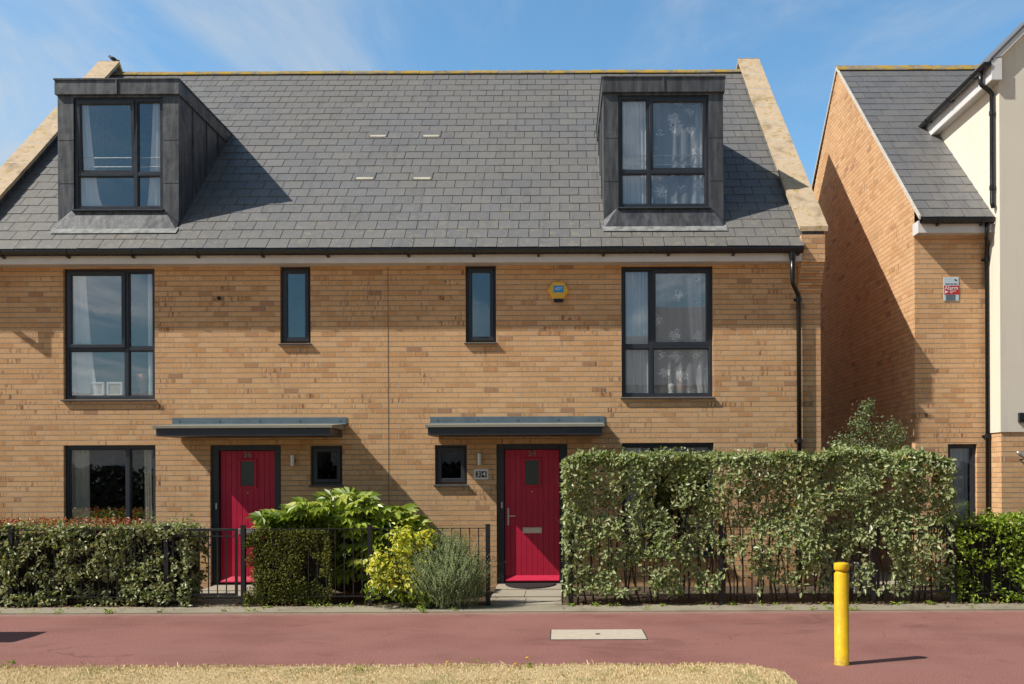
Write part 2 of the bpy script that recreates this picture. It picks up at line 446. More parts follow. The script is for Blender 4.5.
# ------------------------------------------------------------------ world, sun, camera
SUNDIR = Vector((1.0, .36, -1.1)).normalized()      # direction the light travels
to_sun = -SUNDIR
w = bpy.data.worlds.new('World'); scene.world = w; w.use_nodes = True
wt = w.node_tree; bg = wt.nodes['Background']
sky = wt.nodes.new('ShaderNodeTexSky'); sky.sky_type = 'NISHITA'; sky.sun_disc = False
sky.sun_elevation = math.asin(to_sun.z); sky.sun_rotation = math.atan2(to_sun.x, to_sun.y) % (2*PI)
sky.air_density = 1.0; sky.dust_density = .6; sky.ozone_density = 2.0
tc = wt.nodes.new('ShaderNodeTexCoord')
sp = wt.nodes.new('ShaderNodeSeparateXYZ'); wt.links.new(tc.outputs['Generated'], sp.inputs[0])
def wm(op, a, b=0.0):
    n = wt.nodes.new('ShaderNodeMath'); n.operation = op
    for i, x in enumerate((a, b)):
        if isinstance(x, (int, float)): n.inputs[i].default_value = x
        else: wt.links.new(x, n.inputs[i])
    return n.outputs[0]
zc = wm('MAXIMUM', sp.outputs[2], .04)
# cirrus deck projected on a flat layer high above
cx = wm('DIVIDE', sp.outputs[0], zc); cy = wm('DIVIDE', sp.outputs[1], zc)
cmb = wt.nodes.new('ShaderNodeCombineXYZ'); wt.links.new(cx, cmb.inputs[0]); wt.links.new(cy, cmb.inputs[1])
def wnoise(scale, sc, rot, detail, rough, dist=0.0, off=(0,0,0)):
    mp = wt.nodes.new('ShaderNodeMapping'); mp.inputs['Scale'].default_value = sc; mp.inputs['Rotation'].default_value = (0,0,rot)
    mp.inputs['Location'].default_value = off
    wt.links.new(cmb.outputs[0], mp.inputs[0])
    n = wt.nodes.new('ShaderNodeTexNoise'); n.inputs['Scale'].default_value = scale; n.inputs['Detail'].default_value = detail
    n.inputs['Roughness'].default_value = rough; n.inputs['Distortion'].default_value = dist
    wt.links.new(mp.outputs[0], n.inputs['Vector']); return n.outputs[0]
def wr(v, a, b, c, d):
    n = wt.nodes.new('ShaderNodeMapRange'); n.interpolation_type = 'SMOOTHSTEP'; wt.links.new(v, n.inputs[0])
    for i, x in enumerate((a, b, c, d)): n.inputs[i+1].default_value = x
    return n.outputs[0]
n1 = wnoise(.9, (1, .35, 1), .5, 8, .62, .6)
n2 = wnoise(.35, (1, .8, 1), .2, 3, .5, .2, (3.1, 1.2, 0))
cl = wm('MULTIPLY', wr(n1, .45, .72, 0, 1), wr(n2, .38, .58, .18, 1))
cl = wm('MULTIPLY', cl, 1.0)
# thicker haze low and to the left, as in the photograph
leftw = wr(sp.outputs[0], -.60, -.38, 1.1, 0)
cl = wm('ADD', cl, wm('MULTIPLY', leftw, wr(n1, .35, .6, .2, 1)))
cl = wm('MINIMUM', cl, .9)
mix = wt.nodes.new('ShaderNodeMix'); mix.data_type = 'RGBA'
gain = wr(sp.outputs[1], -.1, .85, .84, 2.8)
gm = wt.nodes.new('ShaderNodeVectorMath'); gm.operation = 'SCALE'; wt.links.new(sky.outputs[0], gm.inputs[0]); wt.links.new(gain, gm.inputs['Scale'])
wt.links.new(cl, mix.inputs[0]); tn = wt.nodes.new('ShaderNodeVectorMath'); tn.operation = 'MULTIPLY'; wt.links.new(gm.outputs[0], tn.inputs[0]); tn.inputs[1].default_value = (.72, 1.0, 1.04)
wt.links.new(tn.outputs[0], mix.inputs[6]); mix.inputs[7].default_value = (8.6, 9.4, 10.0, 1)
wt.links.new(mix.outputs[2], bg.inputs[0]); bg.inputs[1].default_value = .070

sl = bpy.data.lights.new('sun', 'SUN'); sl.energy = 5.0; sl.angle = math.radians(.5); sl.color = (1.0, .945, .86)
so = bpy.data.objects.new('sun', sl); COL.objects.link(so); so.rotation_euler = SUNDIR.to_track_quat('-Z', 'Y').to_euler()
so.location = to_sun*60
cam = bpy.data.cameras.new('camera'); cam.lens = F/1024*36; cam.sensor_width = 36
cam.shift_x = -(CX-512)/1024; cam.shift_y = (CY-342)/1024; cam.clip_end = 3000; cam.clip_start = .05
co = bpy.data.objects.new('camera', cam); COL.objects.link(co); co.location = (0, -CD, CZ)
co.rotation_euler = (PI/2, ROLL, 0); scene.camera = co
scene.view_settings.view_transform = 'Standard'; scene.view_settings.look = 'None'; scene.view_settings.exposure = 0

# ------------------------------------------------------------------ setting: ground sheets
def sheet(name, x0, x1, y0, y1, z, mat, n=None):
    m = MB(); m.quad((x0,y0,z),(x1,y0,z),(x1,y1,z),(x0,y1,z))
    o = m.build(name, mat); return tag(o, kind='structure')
sheet('ground', -900, 900, -900, 900, -.012, MAT['dryground'])
GX = 1.84
m = MB(); m.box(-60, 60, -5.46, -2.42, -.05, 0)
red = m.build('path', MAT['redpath']); tag(red, kind='structure')
pts = [(GX+.02,-5.46)]
m = MB(); m.box(GX-.35, 9.0, -14, -5.46, -.05, 0)
tag(m.build('branch_path', MAT['redpath']), kind='structure')
sheet('road', -200, 200, -22, -14, -.004, MAT['asphalt'])
m = MB(); m.box(-30, 30, -2.42, -1.90, -.04, .014)
tag(m.build('kerb_strip', MAT['edging']), kind='structure')
PATHS = [(-.93, .0), (-5.06-.0-.0+0.0, -5.06+.93)]
m = MB(); xs = [-30, PATHS[1][0], PATHS[1][1], PATHS[0][0], PATHS[0][1], 30]
for a, b in ((0,1),(2,3),(4,5)): m.box(xs[a], xs[b], -1.90, 0.0, -.04, .006)
tag(m.build('garden_soil', MAT['soil']), kind='structure')
for (a, b) in PATHS:
    m = MB(); mid = (a+b)/2+.0
    for (p, q, y0, y1, z) in ((a, mid-.004, -1.90, -1.25, .02), (mid+.004, b, -1.90, -1.25, .022), (a, mid-.03, -1.242, -.6, .04), (mid-.022, b, -1.242, -.6, .038), (a, mid, -.592, .1, .05), (mid+.006, b, -.592, .1, .052)):
        m.box(p, q, y0, y1, -.04, z)
    tag(m.build('door_path', MAT['slab']), kind='structure')
sheet('gap_path', 3.85, 5.3, 0.02, 14, .02, MAT['slab'])

# ------------------------------------------------------------------ houses
SYM = MX(388, 0, 300)                       # party line
HX1 = 3.804
def wall_holes(m, x0, x1, z0, z1, holes, Y, depth):
    xs = sorted({x0, x1, *[h[0] for h in holes], *[h[1] for h in holes]})
    zs = sorted({z0, z1, *[h[2] for h in holes], *[h[3] for h in holes]})
    def inh(x, z): return any(h[0] < x < h[1] and h[2] < z < h[3] for h in holes)
    for i in range(len(xs)-1):
        for j in range(len(zs)-1):
            if not inh((xs[i]+xs[i+1])/2, (zs[j]+zs[j+1])/2):
                m.quad((xs[i],Y,zs[j]),(xs[i+1],Y,zs[j]),(xs[i+1],Y,zs[j+1]),(xs[i],Y,zs[j+1]))
    for (a, b, c, d) in holes:
        Y2 = Y+depth
        m.quad((a,Y,c),(a,Y2,c),(a,Y2,d),(a,Y,d)); m.quad((b,Y2,c),(b,Y,c),(b,Y,d),(b,Y2,d))
        m.quad((a,Y,c),(b,Y,c),(b,Y2,c),(a,Y2,c)); m.quad((a,Y2,d),(b,Y2,d),(b,Y,d),(a,Y,d))

def ring(m, x0, x1, z0, z1, w, y0, y1, b=.005):
    """a picture-frame of four mitred bars"""
    if x0 > x1: x0, x1 = x1, x0
    o = [(x0,z0),(x1,z0),(x1,z1),(x0,z1)]; i = [(x0+w,z0+w),(x1-w,z0+w),(x1-w,z1-w),(x0+w,z1-w)]
    ob = [(x0+b,z0+b),(x1-b,z0+b),(x1-b,z1-b),(x0+b,z1-b)]; ib = [(x0+w-b,z0+w-b),(x1-w+b,z0+w-b),(x1-w+b,z1-w+b),(x0+w-b,z1-w+b)]
    rings = [[(p[0],y1,p[1]) for p in o], [(p[0],y0+b,p[1]) for p in o], [(p[0],y0,p[1]) for p in ob], [(p[0],y0,p[1]) for p in ib], [(p[0],y0+b,p[1]) for p in i], [(p[0],y1,p[1]) for p in i]]
    n = len(m.v)
    for r in rings: m.v += r
    for k in range(5):
        for q in range(4):
            a = n+k*4+q; bq = n+k*4+(q+1)%4
            m.f.append((a, bq, bq+4, a+4))

def window(parent, wname, x0, x1, z0, z1, Y, mull=None, trans=None, sash=None, open_deg=0, sill=True, glass='glass', label=None, fname=None, sill_y=None):
    """x0<x1; mull / trans = centre lines; sash=(xa,xb,za,zb) region of opening light"""
    fw = .052
    m = MB(); ring(m, x0, x1, z0, z1, fw, Y, Y+.07)
    if mull is not None: m.bbox(mull-.028, mull+.028, Y+.002, Y+.068, z0+fw-.001, z1-fw+.001)
    if trans is not None:
        if mull is not None:
            m.bbox(x0+fw-.001, mull-.029, Y+.003, Y+.067, trans-.028, trans+.028); m.bbox(mull+.029, x1-fw+.001, Y+.003, Y+.067, trans-.028, trans+.028)
        else: m.bbox(x0+fw, x1-fw, Y+.003, Y+.067, trans-.028, trans+.028)
    fr = m.build(wname, MAT['frame'], parent)
    if label: fr['label'] = label
    sub = fr if fname is None else parent
    xs = [x0+fw, x1-fw] if mull is None else [x0+fw, mull-.028, mull+.028, x1-fw]
    zs = [z0+fw, z1-fw] if trans is None else [z0+fw, trans-.028, trans+.028, z1-fw]
    for i in range(0, len(xs), 2):
        for j in range(0, len(zs), 2):
            a, b, c, d = xs[i], xs[i+1], zs[j], zs[j+1]
            isash = sash is not None and sash[0] < (a+b)/2 < sash[1] and sash[2] < (c+d)/2 < sash[3]
            if isash:
                s = MB(); g = MB(); e = .018
                ring(s, a-e, b+e, c-e, d+e, .058, Y-.022, Y+.03, .008)
                g.box(a+.04, b-.04, Y+.012, Y+.018, c+.04, d-.04)
                if open_deg:
                    # hung at the top, pushed slightly open
                    rot = Matrix.Rotation(math.radians(open_deg), 4, 'X'); piv = Vector((0, Y, d+e))
                    for mm in (s, g): mm.v = [tuple(rot @ (Vector(v)-piv) + piv) for v in mm.v]
                s.build('sash', MAT['frame'], sub); g.build('pane', MAT[glass], sub)
            else:
                g = MB(); g.box(a-.005, b+.005, Y+.035, Y+.041, c-.005, d+.005); g.build('pane', MAT[glass], sub)
                bd = MB(); ring(bd, a-.001, b+.001, c-.001, d+.001, .014, Y+.014, Y+.034, .004); bd.build('glazing_bead', MAT['frame'], sub)
    if sill:
        sy = -.045 if sill_y is None else sill_y
        s = MB(); s.prism([(sy, z0-.028),(sy, z0-.012),(Y+.03, z0+.004),(Y+.03, z0-.028)], 'x', x0-.018, x1+.018)
        s.build('sill', MAT['sillmetal'], sub)
    return fr

GAUGE = .25
def slates(m, x0, x1, Y0, z0, Y1, rng, skip=None, w=.30, a=PI/4, ext=.0):
    ca, sa = math.cos(a), math.sin(a)
    L = (Y1-Y0)/ca; rows = int(math.ceil(L/GAUGE))
    for r in range(rows):
        t0 = r*GAUGE; t1 = min(t0+GAUGE+.03, L)
        off = (r % 2)*w/2 + rng.uniform(-.004,.004)
        k0 = math.floor((x0-off)/w)
        k = k0
        while True:
            a0 = k*w+off; b0 = a0+w-.0085; k += 1
            if a0 >= x1: break
            xa, xb = max(a0, x0), min(b0, x1)
            if xb-xa < .02: continue
            yc = Y0 + (t0+GAUGE/2)*ca
            if skip and skip((xa+xb)/2, yc, xa, xb): continue
            h0 = .011 + rng.uniform(-.0015,.0025); h1 = .003; dt = rng.uniform(-.004,.004)
            tilt = rng.uniform(-.0018,.0018)
            def P(x, t, h): return (x, Y0+t*ca-h*sa, z0+t*sa+h*ca)
            vs = [P(xa,t0+dt,h0+tilt),P(xb,t0+dt,h0-tilt),P(xb,t1,h1),P(xa,t1,h1),P(xa,t0+dt,h0-.006),P(xb,t0+dt,h0-.006),P(xb,t1,h1-.006),P(xa,t1,h1-.006)]
            m.add(vs, [(0,1,2,3),(4,5,1,0),(5,6,2,1),(7,4,0,3)])

OV = -.03
EY, EZ = -.30, 4.898; RY = 4.22; RZ = EZ+(RY-EY)
def roofz(Y): return EZ+(Y-EY)
# dormer geometry in right-house coordinates
DY = .15
dx0, dx1 = MX(603, DY, 150), MX(722, DY, 150)
dzt = MZ(77, DY-.06, 661); dzb = roofz(DY)

def build_house(side, label):
    mir = side == 'L'
    fx = (lambda x: 2*SYM - x) if mir else (lambda x: x)
    def sx(a, b): a, b = fx(a), fx(b); return (a, b) if a < b else (b, a)
    rng = random.Random(11 if mir else 23)
    X0, X1 = sx(SYM, HX1)
    root = thing('terraced_house', ((X0+X1)/2, 0, 0), label, 'house', 'pair of brick houses with red doors')
    # ---- openings, surveyed on the right-hand house
    def rect(a, b, t, bt):
        xa, _ = M(a, (t+bt)/2); xb, _ = M(b, (t+bt)/2); zt = MZ(t, 0, (a+b)/2); zb = MZ(bt, 0, (a+b)/2)
        A, B = sx(xa, xb); return (A, B, zb, zt)
    Wb = rect(621.5, 713, 266, 397); Wn = rect(465.5, 496, 265.5, 342.5); Wg = rect(622, 714, 443, 556)
    Ws = rect(435, 467, 445, 484.5); D = rect(496.6, 567.6, 444, 586)
    D = (D[0], D[1], .03, D[3])
    wm_ = MB()
    wall_holes(wm_, X0, X1, -.05, 4.86, [Wb, Wn, Wg, Ws, D], 0, .2)
    # flank wall (gable end) and back
    xe = HX1-.002
    BY = 2*RY-EY
    e = fx(HX1)
    wm_.poly([(e,0,-.05),(e,0,4.86),(e,.02,roofz(.02)+.1),(e,RY,RZ+.1),(e,BY-.3,4.86),(e,BY-.3,-.05)] if not mir else [(e,0,4.86),(e,0,-.05),(e,BY-.3,-.05),(e,BY-.3,4.86),(e,RY,RZ+.1),(e,.02,roofz(.02)+.1)])
    wm_.quad((X0,BY-.3,-.05),(X1,BY-.3,-.05),(X1,BY-.3,4.9),(X0,BY-.3,4.9))
    # kneeler: five corbel courses carrying the parapet foot
    p0, p1 = 3.468, HX1
    zk = MZ(262, -.23, 814)
    for k in range(5):
        yy = -.23*(5-k)/6.0
        A, B = sx(p0+.002, p1+.003); wm_.box(A, B, yy, .1, zk-.075*(k+1)+.003, zk-.075*k)
    A, B = sx(p0+.002, p1+.003); wm_.box(A, B, -.23, .1, zk+.002, 5.08)
    wm_.build('wall', MAT['brick'], root)
    # movement joint beside the pillar and at the party line
    j = MB(); A, B = sx(p0-.005, p0+.003); j.box(A, B, -.003, .01, 0, 4.68)
    j.build('movement_joint', MAT['joint'], root)
    if not mir:
        j = MB(); j.box(SYM-.005, SYM+.005, -.003, .01, 0, 4.68); j.build('movement_joint', MAT['joint'], root)
    # parapet under the coping
    pa = MB(); A, B = sx(3.49, 3.80)
    pr = [(-.2, 4.9),(-.2, 5.13),(RY, RZ+.21),(BY+.1, 5.09),(BY+.1, 4.9),(RY, RZ-.2)]
    pa.prism(pr, 'x', A, B); pa.build('parapet', MAT['lead'], root)
    # copings: separate slabs with mortar joints
    cp = MB(); A, B = sx(3.44, 3.845); n = 9; L = RY+.24
    for k in range(n):
        y0 = -.24+L*k/n+.006; y1 = -.24+L*(k+1)/n-.006; dz = rng.uniform(-.006,.006)
        z0 = roofz(y0)+.23+dz; z1 = roofz(y1)+.23+dz
        ddx = rng.uniform(-.006,.006)
        cp.prism([(y0,z0-.07),(y0,z0),(y1,z1),(y1,z1-.07)], 'x', A+ddx, B+ddx)
    cp.prism([(RY-.003, RZ+.165),(RY-.003, RZ+.24),(BY+.1, 5.16),(BY+.1, 5.08)], 'x', A, B)
    cpo = cp.build('coping', MAT['coping'], root)
    for k in range(1, n):
        mj = MB(); y = -.24+L*k/n; z = roofz(y)+.23
        mj.prism([(y-.0065,z-.072),(y-.0065,z-.006),(y+.0065,z+.006),(y+.0065,z-.06)], 'x', A+.008, B-.008)
        mj.build('mortar_joint', MAT['mortar'], cpo)
    # ---- roof
    rx0, rx1 = sx(SYM, 3.492)
    dpx = (57.8, 178.6, 73.5, 162.8) if mir else (603.6, 723.2, 618.4, 708.8)
    DX0, DX1 = MX(dpx[0], DY, 150), MX(dpx[1], DY, 150)
    yback = dzt - EZ + EY - .1
    def skip(xc, yc, xa, xb): return xa > DX0-.03 and xb < DX1+.03 and DY+.0 < yc < yback-.12
    rf = MB(); slates(rf, rx0, rx1, EY, EZ, RY, rng, skip)
    ro = rf.build('roof', MAT['slate'], root)
    un = MB()
    h = (DX0+.05, DX1-.05, DY+.05, yback-.15)
    for (a, b, c, d) in ((rx0,h[0],EY,RY),(h[1],rx1,EY,RY),(h[0],h[1],EY,h[2]),(h[0],h[1],h[3],RY)):
        un.quad((a,c,roofz(c)-.006),(b,c,roofz(c)-.006),(b,d,roofz(d)-.006),(a,d,roofz(d)-.006))
    un.quad((rx0,RY,RZ-.006),(rx1,RY,RZ-.006),(rx1,BY,EZ),(rx0,BY,EZ))
    un.build('underlay', MAT['under'], ro)
    rd = MB(); x = rx0
    while x < rx1-.02:
        xb = min(x+.45, rx1); dz = rng.uniform(-.004,.004)
        prof = [(RY-.13, RZ-.085+dz),(RY-.12, RZ-.06+dz),(RY-.02, RZ+.018+dz),(RY+.02, RZ+.018+dz),(RY+.12, RZ-.06+dz)]
        rd.prism(prof, 'x', x+.002, xb-.002); x = xb
    rd.build('ridge_tiles', MAT['ridge'], ro)
    # vents (surveyed): left roof carries three, right one
    vents = [(379,134),(366,176)] if mir else [(432,134),(423,176)]
    for (px, py) in vents:
        # point on the roof plane seen at this place
        v = (CY-py)+ROLL*(CX-px); Y = (v*CD/F - (EZ-EY) + CZ)/(1-v/F)
        X = (px-CX-ROLL*(py-CY))*(Y+CD)/F; Zr = roofz(Y)
        vb = MB(); ww = .155
        vb.prism([(Y-.10, Zr-.105),(Y-.115, Zr-.085),(Y+.06, Zr+.085),(Y+.09, Zr+.08)], 'x', X-ww, X+ww)
        vo = vb.build('roof_vent', MAT['slate'], ro)
        gb = MB(); gb.prism([(Y-.118, Zr-.088),(Y-.070, Zr-.040),(Y-.062, Zr-.048),(Y-.108, Zr-.098)], 'x', X-ww+.02, X+ww-.025)
        gb.build('vent_grille', MAT['ventc'], ro)
    # ---- eaves
    fa = MB(); A, B = sx(SYM, 3.47)
    if mir: A -= .75  # unseen run past the pillar, added to widen the eave shadow
    fa.box(A, B, -.205+OV, -.18+OV, 4.70, 4.865); fo = fa.build('fascia', MAT['fascia'], root)
    sf = MB(); sf.box(A, B, -.18+OV, .0, 4.703, 4.715); sf.build('soffit', MAT['soffit'], root)
    gt = MB(); A, B = sx(SYM, 3.47)
    if mir: A -= .75  # gutter lengthened out of view to fill the eave shadow
    prof = [(-.325,4.885),(-.318,4.885),(-.318,4.86),(-.300,4.825),(-.265,4.81),(-.230,4.825),(-.214,4.86),(-.214,4.885),(-.207,4.885),(-.207,4.86),(-.222,4.82),(-.265,4.803),(-.308,4.82),(-.325,4.86)]
    prof = [(p[0]+OV, p[1]-.006) for p in prof]
    gt.prism(prof, 'x', A, B)
    go = gt.build('gutter', MAT['gutter'], root)
    x = A+.35
    while x < B:
        b = MB(); b.prism([(p[0]+OV, p[1]-.007) for p in [(-.331,4.89),(-.331,4.855),(-.315,4.815),(-.265,4.795),(-.207,4.78),(-.207,4.81),(-.265,4.803),(-.308,4.82),(-.325,4.86),(-.325,4.89)]], 'x', x-.018, x+.018)
        b.build('gutter_bracket', MAT['gutter'], go); x += .93
    # downpipe with swan neck
    xp = MX(799, -.06, 380); xt = MX(792, -.27, 255)
    d = MB(); d.tube([(fx(xt),-.265+OV,4.80),(fx(xt),-.265+OV,4.40),(fx(xt+.01),-.255+OV,4.365),(fx(xp-.01),-.075,4.25),(fx(xp),-.06,4.21),(fx(xp),-.06,.02)], .034, 14)
    do = d.build('downpipe', MAT['gutter'], root, True)
    for z in (4.18, 2.13, .5):
        b = MB(); b.tube([(fx(xp),-.06,z-.03),(fx(xp),-.06,z+.03)], .042, 14); b.box(fx(xp)-.06, fx(xp)+.06, -.02, 0, z-.015, z+.015)
        b.build('pipe_bracket', MAT['gutter'], do)
    b = MB(); b.tube([(fx(xt),-.265+OV,4.70),(fx(xt),-.265+OV,4.81)], [.04,.052], 14); b.build('outlet', MAT['gutter'], do)
    # ---- windows
    YW = .055
    mb = fx(MX(651.5, 0, 330)); tb = MZ(346, 0, 667)
    big = (mb+.0, Wb[1]+.1, tb, Wb[3]+.1) if not mir else (Wb[0]-.1, mb, tb, Wb[3]+.1)
    window(root, 'window', *Wb[:2], Wb[2], Wb[3], YW, mb, tb, big, open_deg=0 if mir else 1.2)
    window(root, 'window', *Wn[:2], Wn[2], Wn[3], YW, None, None, Wn)
    window(root, 'window', *Ws[:2], Ws[2], Ws[3], YW, None, None, Ws, glass='glass_dark')
    mg = fx(MX(651.5, 0, 480))
    bigg = (mg, Wg[1]+.1, 0, 9) if not mir else (Wg[0]-.1, mg, 0, 9)
    window(root, 'window', *Wg[:2], Wg[2], Wg[3], YW, mg, None, None)
    # ---- dormer
    top = dzt; zt2 = MZ(93, DY, 661); wz0, wz1 = MZ(207, DY, 664), MZ(95, DY, 664)
    wx0, wx1 = MX(dpx[2], DY, 150), MX(dpx[3], DY, 150)
    dm = MB()
    # front face as a lead frame around the window, sides (cheeks) down to the slope
    wall_holes(dm, DX0, DX1, dzb+.02, zt2, [(wx0, wx1, wz0, wz1)], DY, .09)
    ybk = zt2-EZ+EY
    for X, s in ((DX0, 1), (DX1, -1)):
        pts_ = [(X, DY, dzb-.02), (X, DY, zt2), (X, ybk, zt2)]
        dm.poly(pts_ if s > 0 else pts_[::-1])
    dro = dm.build('dormer', MAT['lead'], root)
    fb = MB(); ov = .022; ytop = top-EZ+EY+.02
    # capping band with its returns
    fb.box(DX0-ov, DX1+ov, DY-ov-.02, DY+.15, zt2+.002, top)
    for X in (DX0, DX1):
        a, b = (X-ov, X+.05) if X == DX0 else (X-.05, X+ov)
        fb.prism([(DY+.152, zt2+.002),(DY+.152, top),(ytop, top),(ybk, zt2+.002)], 'x', a, b)
    fb.box(DX0-ov-.012, DX1+ov+.012, DY-ov-.035, ytop-.02, top+.001, top+.022)
    cxm = (DX0+DX1)/2 - .0
    fb.box(cxm-.012, cxm+.012, DY-ov-.036, DY-ov-.018, zt2, top-.002)
    fb.build('capping_band', MAT['lead'], dro)
    for q in (.27, .55, .8):
        yy = DY+(ybk-DY)*q
        for X, s in ((DX0, -1), (DX1, 1)):
            se = MB(); se.box(X+s*.002, X+s*.016, yy-.01, yy+.01, roofz(yy)-.01, zt2); se.build('lead_seam', MAT['lead'], dro)
    for zz in (.33, .66):
        z_ = dzb+(zt2-dzb)*zz
        for (qa, qb) in ((DX0+.004, wx0-.004), (wx1+.004, DX1-.004)):
            se = MB(); se.box(qa, qb, DY-.004, DY-.0005, z_-.005, z_+.005); se.build('lead_seam', MAT['lead'], dro)
    # splayed foot below the window and bright apron on the slates
    ft = MB(); zf = wz0-.02
    ft.add([(DX0,DY-.10,dzb-.085),(DX1,DY-.10,dzb-.085),(wx1+.03,DY-.005,zf),(wx0-.03,DY-.005,zf),(DX0,DY-.005,dzb+.06),(DX1,DY-.005,dzb+.06)],[(0,1,2,3),(0,3,4),(1,5,2)])
    ft.build('dormer_foot', MAT['lead'], dro)
    apm = MB(); a0, a1 = DX0-.03, DX1+.03; ya = DY-.17
    n = 14
    for k in range(n):
        xa, xb = a0+(a1-a0)*k/n, a0+(a1-a0)*(k+1)/n
        h = .024
        apm.quad((xa,ya-h*.7,roofz(ya)+h*.7),(xb,ya-h*.7,roofz(ya)+h*.7),(xb,DY-.07,roofz(DY-.07)+.03),(xa,DY-.07,roofz(DY-.07)+.03))
    apm.build('lead_apron', MAT['apron'], dro)
    YD = DY+.03
    md = MX(134.5 if mir else 649, DY, 150); td = MZ(171, DY, 664)
    bigd = (md, wx1+.1, td, 9) if not mir else (wx0-.1, md, td, 9)
    window(dro, 'dormer_window', wx0, wx1, wz0, wz1, YD, md, td, bigd, open_deg=2.2, sill=True, fname=1, sill_y=DY-.05)
    gd = MB()
    for pz in (158, 167):
        z_ = MZ(pz, DY+.2, 664); gd.tube([(wx0+.03, DY+.100, z_),(wx1-.03, DY+.100, z_)], .009, 8)
    gd.build('guard_rail', MAT['chrome'], dro)
    # ---- door
    dfm = MB(); dw = .108
    A, B = D[0], D[1]
    YF = .045
    dfm.bbox(A, A+dw, YF, .14, .03, D[3]); dfm.bbox(B-dw, B, YF, .14, .03, D[3]); dfm.bbox(A+dw+.001, B-dw-.001, YF, .14, D[3]-.075, D[3])
    dfo = dfm.build('door_frame', MAT['frame'], root)
    kp = MB(); kx = A+.075; kp.bbox(kx-.014, kx+.014, YF-.016, YF, MZ(508,0), MZ(501.5,0)); kp.build('doorbell', MAT['chrome'], dfo)
    YS = .10; a, b = A+dw+.006, B-dw-.006; zb_, zt_ = .075, D[3]-.08
    ds = MB(); ds.box(a, b, YS+.007, YS+.045, zb_, zt_)
    nP = 10; pw = (b-a)/nP
    xm = (a+b)/2; vz0, vz1 = MZ(487,0), MZ(457.5,0); vw = .135
    for k in range(nP):
        xa, xb = a+k*pw+.002, a+(k+1)*pw-.002
        ds.bbox(xa, xb, YS, YS+.006, zb_+.001, zt_-.001, .003)
    dso = ds.build('door', MAT['red'], root)
    vf = MB(); ring(vf, xm-vw, xm+vw, vz0, vz1, .036, YS-.022, YS+.004, .008); vf.build('vision_frame', MAT['red'], dso)
    vg = MB(); vg.box(xm-vw+.03, xm+vw-.03, YS-.008, YS-.004, vz0+.03, vz1-.03); vg.build('vision_glass', MAT['door_glass'], dso)
    sp_ = MB(); sp_.tube([(xm,YS-.012,MZ(491.5,0)),(xm,YS,MZ(491.5,0))], .010, 12); sp_.build('spyhole', MAT['chrome'], dso)
    lb = MB(); lb.bbox(xm-.142, xm+.142, YS-.014, YS, MZ(533.5,0), MZ(527.5,0), .004); lb.box(xm-.115, xm+.115, YS-.019, YS-.014, MZ(532.3,0), MZ(528.8,0)); lb.build('letterbox', MAT['chrome'], dso)
    hx = a+.05 if not mir else b-.05; sg = 1 if not mir else -1
    hd = MB(); hd.bbox(hx-.015, hx+.015, YS-.010, YS, MZ(525.5,0), MZ(508,0), .004)
    hz = MZ(516,0); hd.tube([(hx,YS-.01,hz),(hx,YS-.055,hz),(hx+sg*.02,YS-.06,hz),(hx+sg*.115,YS-.06,hz)], .009, 10)
    hd.build('handle', MAT['chrome'], dso)
    wb = MB(); wb.prism([(YS-.055,.085),(YS-.055,.10),(YS,.165),(YS,.085)], 'x', a+.01, b-.01); wb.build('weather_bar', MAT['redlit'], dso)
    th = MB(); th.box(A+.001, B-.001, .01, .16, .031, .06); th.build('threshold', MAT['frame'], dfo)
    text_mesh('numerals', '36' if mir else '34', MAT['grey_num'], dso, xm, YS-.004, MZ(453.5,0), .105, .004, 1.15, .001)
    # ---- canopy
    cy = -.70
    ca0, ca1 = sx(MX(427.8, cy, 430), MX(602, cy, 430))
    cn = MB(); cn.bbox(ca0, ca1, cy, -.02, 2.20, 2.305, .004)
    cno = cn.build('canopy', MAT['frame'], root)
    tp = MB(); tp.prism([(cy-.03,2.309),(cy-.03,2.345),(-.002,2.40),(-.002,2.309)], 'x', ca0-.035, ca1+.035); tp.build('canopy_deck', MAT['deck'], cno)
    fl = MB(); f0, f1 = sx(MX(430.3,0,420), MX(604.6,0,420))
    fl.prism([(-.012,2.41),(-.012,2.495),(-.003,2.50),(-.003,2.395),(-.08,2.388),(-.08,2.398)], 'x', f0, f1)
    for k in range(5):
        q = f0+(f1-f0)*(.04+.23*k); fl.lathe(0,0,[(.0,0)],3) if False else fl.tube([(q,-.02,2.455),(q,-.012,2.455)], .012, 8)
    fl.build('flashing', MAT['steel_blue'], cno)
    # ---- interior so that the panes show rooms
    it = MB(); i0, i1 = X0+.05, X1-.05
    it.quad((i0,3.2,0),(i1,3.2,0),(i1,3.2,roofz(3.2)-.15),(i0,3.2,roofz(3.2)-.15))
    for X in (X0+.04, X1-.04): it.poly([(X,.21,0),(X,3.2,0),(X,3.2,roofz(3.2)-.1),(X,.21,roofz(.21)-.1)])
    for X in (fx(MX(580)), fx(MX(470,0)-.6)): it.quad((X,.21,0),(X,3.2,0),(X,3.2,4.8),(X,.21,4.8))
    it.build('interior_wall', MAT['room'], root)
    fs = MB(); fs.box(i0+.02, i1-.02, .205, 3.18, 2.36, 2.52); fs.box(i0+.02, i1-.02, .16, 3.18, 4.75, 4.85); fs.build('floor_slab', MAT['floor'], root)
    return root, dict(Wb=Wb, Wg=Wg, Wd=(wx0,wx1,wz0,wz1), xm=xm)

tdeck = NT('canopy_deck'); MAT['deck'] = tdeck.fin(tdeck.mix(tdeck.noise(25,4), (.22,.21,.17), (.34,.33,.27)), .85)
tdg = NT('door_glass'); MAT['door_glass'] = tdg.fin((.05,.065,.06), .12, tdg.bump(tdg.noise(60,3), .4, .01), spec=.6)

